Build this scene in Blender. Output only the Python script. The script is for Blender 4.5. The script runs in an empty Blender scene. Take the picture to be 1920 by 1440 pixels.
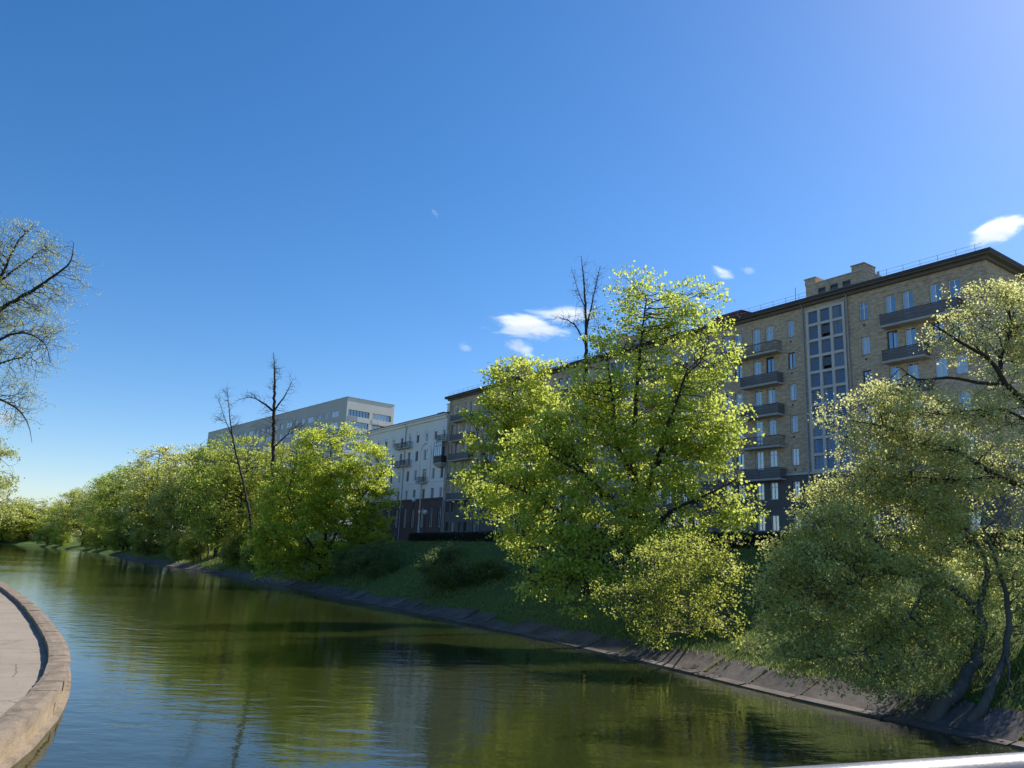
import bpy, math, random
import numpy as np
from mathutils import Vector, Matrix

R = math.radians
sc = bpy.context.scene
col = sc.collection

# ------------------------------------------------------------------ camera
EYE = 5.0
FPX = 1450.0                       # focal length in pixels of a 1920 px wide picture
PITCH, ROLL = R(12.6), R(2.48)
_r0 = np.array([1, 0, 0.]); _fw = np.array([0, math.cos(PITCH), math.sin(PITCH)]); _u0 = np.array([0, -math.sin(PITCH), math.cos(PITCH)])
_right = _r0 * math.cos(ROLL) + _u0 * math.sin(ROLL)
_up = _u0 * math.cos(ROLL) - _r0 * math.sin(ROLL)
_C = np.array([0, 0, EYE])
cam_data = bpy.data.cameras.new('camera')
cam_data.sensor_fit = 'HORIZONTAL'; cam_data.sensor_width = 36
cam_data.lens = 36 * FPX / 1920
cam_data.clip_start = 0.05; cam_data.clip_end = 20000
cam = bpy.data.objects.new('camera', cam_data); col.objects.link(cam)
m = Matrix.Identity(4)
for i in range(3):
    m[i][0] = _right[i]; m[i][1] = _up[i]; m[i][2] = -_fw[i]; m[i][3] = _C[i]
cam.matrix_world = m
sc.camera = cam

# ------------------------------------------------------------------ sky, sun, exposure
SUN_AZ, SUN_EL = R(55), R(42)      # azimuth clockwise from +Y
world = bpy.data.worlds.new('World'); sc.world = world; world.use_nodes = True
wn = world.node_tree.nodes; wl = world.node_tree.links
bg = wn['Background']
sky = wn.new('ShaderNodeTexSky'); sky.sky_type = 'NISHITA'; sky.sun_disc = False
sky.sun_elevation = SUN_EL; sky.sun_rotation = SUN_AZ
sky.altitude = 200; sky.air_density = 1.0; sky.dust_density = 0.38; sky.ozone_density = 4.0
grade = wn.new('ShaderNodeHueSaturation'); grade.inputs['Saturation'].default_value = 1.27
tint = wn.new('ShaderNodeMix'); tint.data_type = 'RGBA'; tint.blend_type = 'MULTIPLY'; tint.inputs[0].default_value = 1.0; tint.inputs[7].default_value = (1.0, 0.935, 0.955, 1)
wl.new(sky.outputs[0], grade.inputs['Color']); wl.new(grade.outputs[0], tint.inputs[6]); wl.new(tint.outputs[2], bg.inputs[0]); bg.inputs[1].default_value = 0.097
sun_data = bpy.data.lights.new('sun', 'SUN'); sun_data.energy = 5.0; sun_data.angle = R(0.5); sun_data.color = (1, 0.94, 0.84)
sun = bpy.data.objects.new('sun', sun_data); col.objects.link(sun)
_sd = Vector((math.sin(SUN_AZ) * math.cos(SUN_EL), math.cos(SUN_AZ) * math.cos(SUN_EL), math.sin(SUN_EL)))
sun.rotation_euler = _sd.to_track_quat('Z', 'Y').to_euler()
sc.view_settings.view_transform = 'Standard'; sc.view_settings.look = 'None'
sc.view_settings.exposure = 0.8; sc.view_settings.gamma = 1
sc.render.engine = 'CYCLES'
sc.cycles.max_bounces = 9; sc.cycles.diffuse_bounces = 5; sc.cycles.glossy_bounces = 3
sc.cycles.transmission_bounces = 4; sc.cycles.volume_bounces = 9; sc.cycles.transparent_max_bounces = 6
sc.cycles.use_denoising = True

# ------------------------------------------------------------------ helpers
def at(u, v, Y):
    d = _fw * FPX + _right * (u - 960) + _up * (720 - v)
    return _C + d * (Y / d[1])
def atz(u, v, z):
    d = _fw * FPX + _right * (u - 960) + _up * (720 - v)
    return _C + d * ((z - EYE) / d[2])

def tag(o, label=None, cat=None, group=None, kind=None):
    if label: o['label'] = label
    if cat: o['category'] = cat
    if group: o['group'] = group
    if kind: o['kind'] = kind
    return o
def empty(name, loc=(0, 0, 0), rz=0.0):
    o = bpy.data.objects.new(name, None); col.objects.link(o)
    o.location = loc; o.rotation_euler = (0, 0, rz); o.empty_display_size = 0.5
    return o
def link(name, me, mat=None, parent=None, loc=None):
    o = bpy.data.objects.new(name, me); col.objects.link(o)
    if mat is not None and len(me.materials) == 0: me.materials.append(mat)
    if parent is not None: o.parent = parent
    if loc is not None: o.location = loc
    return o
def copy_tree(o, parent=None):
    c = o.copy(); col.objects.link(c)
    if parent is not None: c.parent = parent
    for ch in o.children: copy_tree(ch, c)
    return c
def np_mesh(name, V, F, smooth=False):
    """V (n,3), F (k,m) all of one size"""
    V = np.asarray(V, np.float32); F = np.asarray(F, np.int32)
    me = bpy.data.meshes.new(name)
    k, mm = F.shape
    me.vertices.add(len(V)); me.vertices.foreach_set('co', V.ravel())
    me.loops.add(k * mm); me.loops.foreach_set('vertex_index', F.ravel())
    me.polygons.add(k); me.polygons.foreach_set('loop_start', np.arange(0, k * mm, mm, dtype=np.int32))
    try: me.polygons.foreach_set('loop_total', np.full(k, mm, np.int32))
    except Exception: pass
    me.polygons.foreach_set('use_smooth', np.full(k, smooth, bool))
    me.update(calc_edges=True); me.validate()
    return me

class MB:
    def __init__(s): s.v = []; s.f = []
    def quad(s, a, b, c, d):
        n = len(s.v); s.v += [tuple(a), tuple(b), tuple(c), tuple(d)]; s.f.append((n, n + 1, n + 2, n + 3)); return s
    def poly(s, pts):
        n = len(s.v); s.v += [tuple(p) for p in pts]; s.f.append(tuple(range(n, n + len(pts)))); return s
    def box(s, x0, x1, y0, y1, z0, z1):
        n = len(s.v)
        s.v += [(x0, y0, z0), (x1, y0, z0), (x1, y1, z0), (x0, y1, z0), (x0, y0, z1), (x1, y0, z1), (x1, y1, z1), (x0, y1, z1)]
        s.f += [tuple(n + i for i in q) for q in ((0, 3, 2, 1), (4, 5, 6, 7), (0, 1, 5, 4), (1, 2, 6, 5), (2, 3, 7, 6), (3, 0, 4, 7))]
        return s
    def hexa(s, b, t):
        """bottom 4 pts (ccw from above), top 4 pts"""
        n = len(s.v); s.v += [tuple(p) for p in b] + [tuple(p) for p in t]
        s.f += [tuple(n + i for i in q) for q in ((0, 3, 2, 1), (4, 5, 6, 7), (0, 1, 5, 4), (1, 2, 6, 5), (2, 3, 7, 6), (3, 0, 4, 7))]
        return s
    def tube(s, pts, r, sides=8, caps=True):
        pts = [Vector(p) for p in pts]
        rr = r if isinstance(r, (list, tuple)) else [r] * len(pts)
        base = len(s.v)
        for i, p in enumerate(pts):
            a = pts[max(0, i - 1)]; b = pts[min(len(pts) - 1, i + 1)]
            d = (b - a).normalized()
            ref = Vector((0, 0, 1)) if abs(d.z) < 0.9 else Vector((1, 0, 0))
            x = d.cross(ref).normalized(); y = x.cross(d)
            for k in range(sides):
                t = 2 * math.pi * k / sides
                s.v.append(tuple(p + (x * math.cos(t) + y * math.sin(t)) * rr[i]))
        for i in range(len(pts) - 1):
            for k in range(sides):
                k2 = (k + 1) % sides
                s.f.append((base + i * sides + k, base + i * sides + k2, base + (i + 1) * sides + k2, base + (i + 1) * sides + k))
        if caps:
            s.f.append(tuple(base + k for k in range(sides))); s.f.append(tuple(base + (len(pts) - 1) * sides + k for k in reversed(range(sides))))
        return s
    def mesh(s, name, smooth=False):
        me = bpy.data.meshes.new(name); me.from_pydata(s.v, [], s.f)
        if smooth: me.polygons.foreach_set('use_smooth', [True] * len(me.polygons))
        me.update(); return me
    def build(s, name, mat, parent=None, loc=None, smooth=False):
        return link(name, s.mesh(name, smooth), mat, parent, loc)

# ------------------------------------------------------------------ materials
def mat_new(name):
    mt = bpy.data.materials.new(name); mt.use_nodes = True
    nt = mt.node_tree; b = nt.nodes['Principled BSDF']
    return mt, nt, b
def node(nt, typ, **kw):
    n = nt.nodes.new(typ)
    for k, v in kw.items(): setattr(n, k, v)
    return n
def ramp(nt, stops, fac=None):
    r = nt.nodes.new('ShaderNodeValToRGB')
    e = r.color_ramp.elements
    while len(e) < len(stops): e.new(0.5)
    for i, (p, c) in enumerate(stops): e[i].position = p; e[i].color = (*c, 1)
    if fac is not None: nt.links.new(fac, r.inputs[0])
    return r
def coords(nt, scale=(1, 1, 1), kind='Object'):
    tc = nt.nodes.new('ShaderNodeTexCoord'); mp = nt.nodes.new('ShaderNodeMapping')
    mp.inputs['Scale'].default_value = scale
    nt.links.new(tc.outputs[kind], mp.inputs[0]); return mp.outputs[0]
def noise(nt, vec, scale, detail=4, rough=0.55, dist=0.0):
    n = nt.nodes.new('ShaderNodeTexNoise'); n.inputs['Scale'].default_value = scale; n.inputs['Detail'].default_value = detail
    n.inputs['Roughness'].default_value = rough; n.inputs['Distortion'].default_value = dist
    nt.links.new(vec, n.inputs['Vector']); return n.outputs['Fac']
def bump(nt, b, h, strength=0.3, dist=0.02):
    n = nt.nodes.new('ShaderNodeBump'); n.inputs['Strength'].default_value = strength; n.inputs['Distance'].default_value = dist
    nt.links.new(h, n.inputs['Height']); nt.links.new(n.outputs[0], b.inputs['Normal']); return n
def mixc(nt, a, b, fac, mode='MIX'):
    n = nt.nodes.new('ShaderNodeMix'); n.data_type = 'RGBA'; n.blend_type = mode
    for s, v in ((6, a), (7, b)):
        if isinstance(v, tuple): n.inputs[s].default_value = (*v, 1)
        else: nt.links.new(v, n.inputs[s])
    if isinstance(fac, float): n.inputs[0].default_value = fac
    else: nt.links.new(fac, n.inputs[0])
    return n.outputs[2]
def rough_mat(name, stops, scale=1.0, rough=0.85, bstr=0.3, bdist=0.02, fine=18.0, kind='Object', stretch=(1, 1, 1), spec=0.3):
    mt, nt, b = mat_new(name)
    v = coords(nt, stretch, kind)
    n1 = noise(nt, v, scale, 6, 0.6); n2 = noise(nt, v, scale * fine, 4, 0.6)
    mx = node(nt, 'ShaderNodeMath', operation='MULTIPLY_ADD'); nt.links.new(n2, mx.inputs[0]); mx.inputs[1].default_value = 0.35
    mul = node(nt, 'ShaderNodeMath', operation='MULTIPLY'); nt.links.new(n1, mul.inputs[0]); mul.inputs[1].default_value = 0.65
    nt.links.new(mul.outputs[0], mx.inputs[2])
    r = ramp(nt, stops, mx.outputs[0]); nt.links.new(r.outputs[0], b.inputs['Base Color'])
    b.inputs['Roughness'].default_value = rough; b.inputs['Specular IOR Level'].default_value = spec
    bump(nt, b, mx.outputs[0], bstr, bdist)
    return mt

def leaf_mat(name, c_dark, c_mid, c_light, transl=0.45, rough=0.5, vmin=1.0):
    mt, nt, b = mat_new(name)
    g = node(nt, 'ShaderNodeNewGeometry')
    r = ramp(nt, [(0.0, c_dark), (0.5, c_mid), (1.0, c_light)], g.outputs['Random Per Island'])
    oi = node(nt, 'ShaderNodeObjectInfo')
    hs = node(nt, 'ShaderNodeHueSaturation')
    mr = node(nt, 'ShaderNodeMapRange'); nt.links.new(oi.outputs['Random'], mr.inputs[0])
    mr.inputs[3].default_value = 0.478 if vmin < 1 else 0.494; mr.inputs[4].default_value = 0.515 if vmin < 1 else 0.503
    nt.links.new(mr.outputs[0], hs.inputs['Hue'])
    fm = node(nt, 'ShaderNodeMath', operation='MULTIPLY'); nt.links.new(oi.outputs['Random'], fm.inputs[0]); fm.inputs[1].default_value = 23.7
    ff = node(nt, 'ShaderNodeMath', operation='FRACT'); nt.links.new(fm.outputs[0], ff.inputs[0])
    mv = node(nt, 'ShaderNodeMapRange'); nt.links.new(ff.outputs[0], mv.inputs[0]); mv.inputs[3].default_value = vmin; mv.inputs[4].default_value = 1.06
    nt.links.new(mv.outputs[0], hs.inputs['Value'])
    nt.links.new(r.outputs[0], hs.inputs['Color'])
    nt.links.new(hs.outputs[0], b.inputs['Base Color']); b.inputs['Roughness'].default_value = rough; b.inputs['Specular IOR Level'].default_value = 0.35
    t = node(nt, 'ShaderNodeBsdfTranslucent')
    tcol = mixc(nt, hs.outputs[0], (1.0, 0.95, 0.35), 0.12)
    nt.links.new(tcol, t.inputs[0])
    mx = node(nt, 'ShaderNodeMixShader'); mx.inputs[0].default_value = transl
    nt.links.new(b.outputs[0], mx.inputs[1]); nt.links.new(t.outputs[0], mx.inputs[2])
    nt.links.new(mx.outputs[0], nt.nodes['Material Output'].inputs[0])
    return mt

M = {}
M['bark'] = rough_mat('bark', [(0.25, (0.018, 0.014, 0.010)), (0.75, (0.075, 0.058, 0.042))], 3.0, 0.95, 0.8, 0.03, 8, stretch=(1, 1, 0.25))
M['bark_grey'] = rough_mat('bark_grey', [(0.25, (0.05, 0.045, 0.038)), (0.75, (0.17, 0.15, 0.12))], 3.0, 0.95, 0.8, 0.03, 8, stretch=(1, 1, 0.3))
M['leaf_maple'] = leaf_mat('leaf_maple', (0.31, 0.40, 0.03), (0.45, 0.54, 0.06), (0.62, 0.67, 0.16), 0.64)
M['leaf_fresh'] = leaf_mat('leaf_fresh', (0.29, 0.39, 0.02), (0.41, 0.51, 0.04), (0.55, 0.62, 0.09), 0.64)
M['leaf_willow'] = leaf_mat('leaf_willow', (0.34, 0.36, 0.11), (0.48, 0.50, 0.19), (0.62, 0.63, 0.31), 0.66)
M['leaf_green'] = leaf_mat('leaf_green', (0.35, 0.38, 0.09), (0.50, 0.53, 0.16), (0.64, 0.66, 0.27), 0.68)
M['leaf_pale'] = leaf_mat('leaf_pale', (0.29, 0.33, 0.09), (0.42, 0.46, 0.14), (0.54, 0.57, 0.24), 0.56)
M['leaf_far'] = leaf_mat('leaf_far', (0.27, 0.35, 0.035), (0.38, 0.46, 0.055), (0.49, 0.55, 0.09), 0.62, vmin=0.78)
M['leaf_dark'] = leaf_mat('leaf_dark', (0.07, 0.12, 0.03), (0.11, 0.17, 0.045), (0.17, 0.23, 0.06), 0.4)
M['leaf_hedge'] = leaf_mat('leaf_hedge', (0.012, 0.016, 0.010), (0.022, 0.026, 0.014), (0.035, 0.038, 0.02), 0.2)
M['leaf_weed'] = leaf_mat('leaf_weed', (0.10, 0.17, 0.04), (0.17, 0.25, 0.06), (0.30, 0.34, 0.10), 0.4)
M['grass'] = leaf_mat('grass_blades', (0.10, 0.16, 0.04), (0.17, 0.24, 0.06), (0.26, 0.31, 0.09), 0.45)

def soil_grass():
    mt, nt, b = mat_new('bank_grass'); v = coords(nt)
    n1 = noise(nt, v, 0.35, 5); n2 = noise(nt, v, 3.0, 5, 0.7)
    c1 = ramp(nt, [(0.3, (0.045, 0.075, 0.02)), (0.6, (0.08, 0.12, 0.03)), (0.8, (0.12, 0.14, 0.05))], n2)
    c = mixc(nt, c1.outputs[0], (0.075, 0.06, 0.035), ramp(nt, [(0.55, (0, 0, 0)), (0.75, (0.7, 0.7, 0.7))], n1).outputs[0])
    nt.links.new(c, b.inputs['Base Color']); b.inputs['Roughness'].default_value = 0.95; b.inputs['Specular IOR Level'].default_value = 0.1
    bump(nt, b, n2, 0.8, 0.08); return mt
M['bank'] = soil_grass()
M['concrete'] = rough_mat('concrete_slab', [(0.34, (0.04, 0.032, 0.027)), (0.5, (0.09, 0.075, 0.068)), (0.74, (0.17, 0.15, 0.14))], 0.55, 0.92, 0.8, 0.03, 9)
M['asphalt'] = rough_mat('asphalt', [(0.3, (0.04, 0.04, 0.042)), (0.7, (0.06, 0.06, 0.06))], 0.8, 0.9, 0.3, 0.01, 40)
M['paving'] = rough_mat('paving', [(0.3, (0.22, 0.21, 0.20)), (0.7, (0.30, 0.29, 0.28))], 0.5, 0.9, 0.2, 0.01, 30)

def promenade_mat():
    mt, nt, b = mat_new('promenade_surface'); v = coords(nt)
    n1 = noise(nt, v, 0.25, 6, 0.6); n2 = noise(nt, v, 40, 3, 0.6); n3 = noise(nt, v, 2.2, 5, 0.7)
    c = ramp(nt, [(0.3, (0.215, 0.18, 0.143)), (0.7, (0.272, 0.23, 0.185))], n1).outputs[0]
    c = mixc(nt, c, (0.13, 0.11, 0.10), ramp(nt, [(0.52, (0, 0, 0)), (0.9, (0.6, 0.6, 0.6))], n3).outputs[0])
    c = mixc(nt, c, (0.5, 0.5, 0.5), ramp(nt, [(0.3, (0.12, 0.12, 0.12)), (0.7, (0, 0, 0))], n2).outputs[0], 'MULTIPLY')
    wv = node(nt, 'ShaderNodeMix'); wv.data_type = 'VECTOR'; wv.inputs[0].default_value = 0.25
    nz = node(nt, 'ShaderNodeTexNoise'); nz.inputs['Scale'].default_value = 1.4; nz.inputs['Detail'].default_value = 5; nt.links.new(v, nz.inputs['Vector'])
    nt.links.new(v, wv.inputs[4]); nt.links.new(nz.outputs['Color'], wv.inputs[5])
    vo = node(nt, 'ShaderNodeTexVoronoi', feature='DISTANCE_TO_EDGE'); vo.inputs['Scale'].default_value = 0.42; nt.links.new(wv.outputs[1], vo.inputs['Vector'])
    c = mixc(nt, c, (0.06, 0.05, 0.045), ramp(nt, [(0.0, (0.8, 0.8, 0.8)), (0.012, (0, 0, 0))], vo.outputs['Distance']).outputs[0])
    nt.links.new(c, b.inputs['Base Color']); b.inputs['Roughness'].default_value = 0.9; b.inputs['Specular IOR Level'].default_value = 0.25
    bump(nt, b, n2, 0.3, 0.005); return mt
M['promenade'] = promenade_mat()

def parapet_mat(name, base, streak):
    mt, nt, b = mat_new(name)
    v = coords(nt); vs = coords(nt, (5.0, 5.0, 0.35))
    n1 = noise(nt, v, 1.3, 6, 0.65); n2 = noise(nt, vs, 1.6, 5, 0.65); n3 = noise(nt, v, 25, 4, 0.65)
    c = ramp(nt, [(0.25, tuple(x * 0.5 for x in base)), (0.5, base), (0.75, tuple(min(1, x * 1.35) for x in base))], n1).outputs[0]
    if streak: c = mixc(nt, c, (0.30, 0.21, 0.11), ramp(nt, [(0.42, (0, 0, 0)), (0.62, (0.75, 0.75, 0.75))], n2).outputs[0])
    c = mixc(nt, c, (0.35, 0.33, 0.3), ramp(nt, [(0.35, (0.5, 0.5, 0.5)), (0.6, (0, 0, 0))], n3).outputs[0], 'MULTIPLY')
    nt.links.new(c, b.inputs['Base Color']); b.inputs['Roughness'].default_value = 0.92; b.inputs['Specular IOR Level'].default_value = 0.25
    bump(nt, b, n3, 0.6, 0.02); return mt
M['coping'] = parapet_mat('coping_concrete', (0.215, 0.172, 0.13), False)
M['wallface'] = parapet_mat('quay_wall_concrete', (0.23, 0.19, 0.14), True)

def water_mat():
    mt, nt, b = mat_new('river_water')
    v = coords(nt, (1, 1, 1))
    n0 = noise(nt, v, 0.05, 3, 0.5)
    n1 = noise(nt, coords(nt, (0.55, 1.1, 1)), 1.1, 3, 0.5, 0.4)
    n2 = noise(nt, coords(nt, (1, 1.5, 1)), 4.5, 3, 0.5)
    c = ramp(nt, [(0.3, (0.015, 0.021, 0.005)), (0.7, (0.026, 0.029, 0.008))], n0)
    nt.links.new(c.outputs[0], b.inputs['Base Color'])
    b.inputs['Roughness'].default_value = 0.03; b.inputs['IOR'].default_value = 1.48; b.inputs['Specular IOR Level'].default_value = 0.5
    calm = ramp(nt, [(0.35, (0.35, 0.35, 0.35)), (0.65, (1, 1, 1))], n0)
    mm = node(nt, 'ShaderNodeMath', operation='MULTIPLY_ADD'); nt.links.new(n2, mm.inputs[0]); mm.inputs[1].default_value = 0.16; nt.links.new(n1, mm.inputs[2])
    m2 = node(nt, 'ShaderNodeMath', operation='MULTIPLY'); nt.links.new(mm.outputs[0], m2.inputs[0]); nt.links.new(calm.outputs[0], m2.inputs[1])
    bump(nt, b, m2.outputs[0], 1.0, 0.028)
    return mt
M['water'] = water_mat()

def brick_mat():
    mt, nt, b = mat_new('yellow_brick')
    tc = node(nt, 'ShaderNodeTexCoord'); sp = node(nt, 'ShaderNodeSeparateXYZ'); nt.links.new(tc.outputs['Object'], sp.inputs[0])
    ad = node(nt, 'ShaderNodeMath', operation='ADD'); nt.links.new(sp.outputs[0], ad.inputs[0]); nt.links.new(sp.outputs[1], ad.inputs[1])
    cb = node(nt, 'ShaderNodeCombineXYZ'); nt.links.new(ad.outputs[0], cb.inputs[0]); nt.links.new(sp.outputs[2], cb.inputs[1])
    br = node(nt, 'ShaderNodeTexBrick'); nt.links.new(cb.outputs[0], br.inputs['Vector'])
    br.inputs['Scale'].default_value = 1.0; br.inputs['Brick Width'].default_value = 0.27; br.inputs['Row Height'].default_value = 0.085
    br.inputs['Mortar Size'].default_value = 0.010; br.inputs['Bias'].default_value = -0.1
    br.inputs['Color1'].default_value = (0.70, 0.54, 0.38, 1); br.inputs['Color2'].default_value = (0.46, 0.345, 0.25, 1); br.inputs['Mortar'].default_value = (0.50, 0.43, 0.35, 1)
    mp = node(nt, 'ShaderNodeMapping'); mp.inputs['Scale'].default_value = (1.6, 4.5, 1); nt.links.new(cb.outputs[0], mp.inputs[0])
    n1 = noise(nt, mp.outputs[0], 1.0, 4, 0.7); n2 = noise(nt, cb.outputs[0], 0.22, 4)
    c = mixc(nt, br.outputs[0], ramp(nt, [(0.35, (0.64, 0.61, 0.58)), (0.6, (1.08, 1.06, 1.02))], n1).outputs[0], 0.9, 'MULTIPLY')
    c = mixc(nt, c, ramp(nt, [(0.3, (0.82, 0.82, 0.84)), (0.7, (1.05, 1.03, 1.0))], n2).outputs[0], 0.8, 'MULTIPLY')
    nt.links.new(c, b.inputs['Base Color']); b.inputs['Roughness'].default_value = 0.9; b.inputs['Specular IOR Level'].default_value = 0.2
    bump(nt, b, br.outputs['Fac'], -0.4, 0.01)
    return mt
M['brick'] = brick_mat()
M['plaster_grey'] = rough_mat('plaster_grey', [(0.3, (0.11, 0.105, 0.105)), (0.7, (0.16, 0.15, 0.148))], 0.35, 0.9, 0.15, 0.01, 20)
M['plaster_white'] = rough_mat('plaster_white', [(0.25, (0.74, 0.70, 0.68)), (0.7, (0.86, 0.82, 0.79))], 0.3, 0.9, 0.15, 0.01, 20)
M['stone_dark'] = rough_mat('stone_dark', [(0.3, (0.085, 0.062, 0.06)), (0.7, (0.14, 0.10, 0.095))], 0.5, 0.85, 0.2, 0.01, 12)
M['panel'] = rough_mat('concrete_panel', [(0.3, (0.46, 0.44, 0.43)), (0.7, (0.56, 0.53, 0.51))], 0.15, 0.9, 0.15, 0.01, 20)
M['panel_light'] = rough_mat('concrete_panel_light', [(0.3, (0.66, 0.61, 0.57)), (0.7, (0.76, 0.71, 0.66))], 0.2, 0.9, 0.15, 0.01, 20)
M['concrete_trim'] = rough_mat('concrete_trim', [(0.3, (0.50, 0.48, 0.46)), (0.7, (0.62, 0.59, 0.57))], 0.8, 0.85, 0.15, 0.01, 15)
M['roof'] = rough_mat('roof_sheet', [(0.3, (0.05, 0.042, 0.042)), (0.7, (0.085, 0.07, 0.068))], 0.4, 0.7, 0.1, 0.01, 10)
M['roof_red'] = rough_mat('roof_red', [(0.3, (0.13, 0.035, 0.035)), (0.7, (0.20, 0.05, 0.05))], 0.4, 0.7, 0.1, 0.01, 10)
M['soffit'] = rough_mat('soffit', [(0.3, (0.12, 0.10, 0.09)), (0.7, (0.17, 0.145, 0.13))], 0.5, 0.8, 0.1, 0.01, 10)
M['balcony'] = rough_mat('balcony_cladding', [(0.3, (0.12, 0.115, 0.12)), (0.7, (0.17, 0.16, 0.165))], 0.6, 0.75, 0.15, 0.01, 12)
M['balcony_slab'] = rough_mat('balcony_slab', [(0.3, (0.38, 0.36, 0.35)), (0.7, (0.5, 0.48, 0.46))], 0.6, 0.85, 0.15, 0.01, 12)
M['iron'] = rough_mat('dark_iron', [(0.3, (0.022, 0.022, 0.024)), (0.7, (0.04, 0.04, 0.042))], 3, 0.5, 0.1, 0.005, 8, spec=0.5)
M['frame_white'] = rough_mat('frame_white', [(0.3, (0.68, 0.68, 0.68)), (0.7, (0.8, 0.8, 0.79))], 1.0, 0.4, 0.05, 0.002, 6, spec=0.5)
M['frame_brown'] = rough_mat('frame_brown', [(0.3, (0.06, 0.042, 0.035)), (0.7, (0.10, 0.075, 0.06))], 1.0, 0.5, 0.05, 0.002, 6, spec=0.5)
M['zinc'] = rough_mat('zinc_pipe', [(0.3, (0.30, 0.31, 0.33)), (0.7, (0.42, 0.43, 0.45))], 1.5, 0.55, 0.05, 0.004, 6, spec=0.5)
M['louvre'] = rough_mat('louvre_glass', [(0.3, (0.05, 0.05, 0.055)), (0.7, (0.09, 0.09, 0.1))], 0.8, 0.35, 0.1, 0.005, 10, spec=0.5)
M['lamp_white'] = rough_mat('lamp_white', [(0.3, (0.62, 0.62, 0.6)), (0.7, (0.75, 0.75, 0.73))], 2, 0.5, 0.05, 0.002, 6)
M['sign_red'] = rough_mat('sign_red', [(0.3, (0.45, 0.05, 0.04)), (0.7, (0.55, 0.06, 0.05))], 2, 0.5, 0.05, 0.002, 6)
M['sign_blue'] = rough_mat('sign_blue', [(0.3, (0.03, 0.10, 0.40)), (0.7, (0.04, 0.13, 0.5))], 2, 0.5, 0.05, 0.002, 6)

def glass_mat(name, dark, curtain, share, refl=0.35):
    """window glass: sky reflection over a dim room, or over a drawn curtain in some windows"""
    mt, nt, b = mat_new(name)
    oi = node(nt, 'ShaderNodeObjectInfo')
    v = coords(nt, (9, 1, 0.4)); n1 = noise(nt, v, 1.0, 3, 0.6)
    fold = ramp(nt, [(0.3, tuple(x * 0.6 for x in curtain)), (0.65, curtain)], n1)
    thr = node(nt, 'ShaderNodeMath', operation='LESS_THAN'); nt.links.new(oi.outputs['Random'], thr.inputs[0]); thr.inputs[1].default_value = share
    tg = node(nt, 'ShaderNodeTexCoord'); sx = node(nt, 'ShaderNodeSeparateXYZ'); nt.links.new(tg.outputs['Generated'], sx.inputs[0])
    fr_ = node(nt, 'ShaderNodeMath', operation='MULTIPLY'); nt.links.new(oi.outputs['Random'], fr_.inputs[0]); fr_.inputs[1].default_value = 17.3
    f2_ = node(nt, 'ShaderNodeMath', operation='FRACT'); nt.links.new(fr_.outputs[0], f2_.inputs[0])
    wid = node(nt, 'ShaderNodeMapRange'); nt.links.new(f2_.outputs[0], wid.inputs[0]); wid.inputs[3].default_value = 0.25; wid.inputs[4].default_value = 1.5
    lt = node(nt, 'ShaderNodeMath', operation='LESS_THAN'); nt.links.new(sx.outputs[0], lt.inputs[0]); nt.links.new(wid.outputs[0], lt.inputs[1])
    an = node(nt, 'ShaderNodeMath', operation='MULTIPLY'); nt.links.new(lt.outputs[0], an.inputs[0]); nt.links.new(thr.outputs[0], an.inputs[1])
    c = mixc(nt, dark, fold.outputs[0], an.outputs[0])
    nt.links.new(c, b.inputs['Base Color']); b.inputs['Roughness'].default_value = 0.6; b.inputs['Specular IOR Level'].default_value = 0.0
    g = node(nt, 'ShaderNodeBsdfGlossy'); g.inputs['Roughness'].default_value = 0.03; g.inputs['Color'].default_value = (0.92, 0.95, 1.0, 1)
    fr = node(nt, 'ShaderNodeFresnel'); fr.inputs['IOR'].default_value = 1.9
    ad = node(nt, 'ShaderNodeMath', operation='ADD'); nt.links.new(fr.outputs[0], ad.inputs[0]); ad.inputs[1].default_value = refl; ad.use_clamp = True
    mx = node(nt, 'ShaderNodeMixShader'); nt.links.new(ad.outputs[0], mx.inputs[0]); nt.links.new(b.outputs[0], mx.inputs[1]); nt.links.new(g.outputs[0], mx.inputs[2])
    nt.links.new(mx.outputs[0], nt.nodes['Material Output'].inputs[0])
    nb = noise(nt, coords(nt, (0.6, 1, 0.6)), 1.2, 2)
    bn = node(nt, 'ShaderNodeBump'); bn.inputs['Strength'].default_value = 0.35; bn.inputs['Distance'].default_value = 0.02
    nt.links.new(nb, bn.inputs['Height']); nt.links.new(bn.outputs[0], g.inputs['Normal'])
    return mt
M['glass'] = glass_mat('window_glass', (0.03, 0.032, 0.036), (0.36, 0.35, 0.34), 0.55, 0.20)
M['glass_dark'] = glass_mat('stair_glass', (0.16, 0.16, 0.17), (0.28, 0.28, 0.29), 0.5, 0.18)

# ------------------------------------------------------------------ terrain of the right bank
def catmull(P, step):
    P = np.array(P, float); out = []
    for i in range(len(P) - 1):
        p0 = P[max(i - 1, 0)]; p1 = P[i]; p2 = P[i + 1]; p3 = P[min(i + 2, len(P) - 1)]
        n = max(1, int(np.linalg.norm(p2 - p1) / step))
        for k in range(n):
            t = k / n
            out.append(0.5 * ((2 * p1) + (-p0 + p2) * t + (2 * p0 - 5 * p1 + 4 * p2 - p3) * t * t + (-p0 + 3 * p1 - 3 * p2 + p3) * t ** 3))
    out.append(P[-1]); return np.array(out)
BANK = catmull([(62, -60), (46, -30), (30, -1), (21.5, 14.5), (15.6, 25.3), (11.5, 32.4), (7.2, 42.0), (-1.9, 59.6), (-12.3, 77), (-22, 94), (-41, 124), (-70, 168), (-110, 228),
                (-150, 292), (-200, 358), (-262, 430), (-330, 492), (-430, 560), (-600, 650), (-900, 780)], 3.3)
_tan = np.gradient(BANK, axis=0); _tan /= np.linalg.norm(_tan, axis=1)[:, None]
BNRM = np.stack([_tan[:, 1], -_tan[:, 0]], 1)       # outward, away from the water
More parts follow.
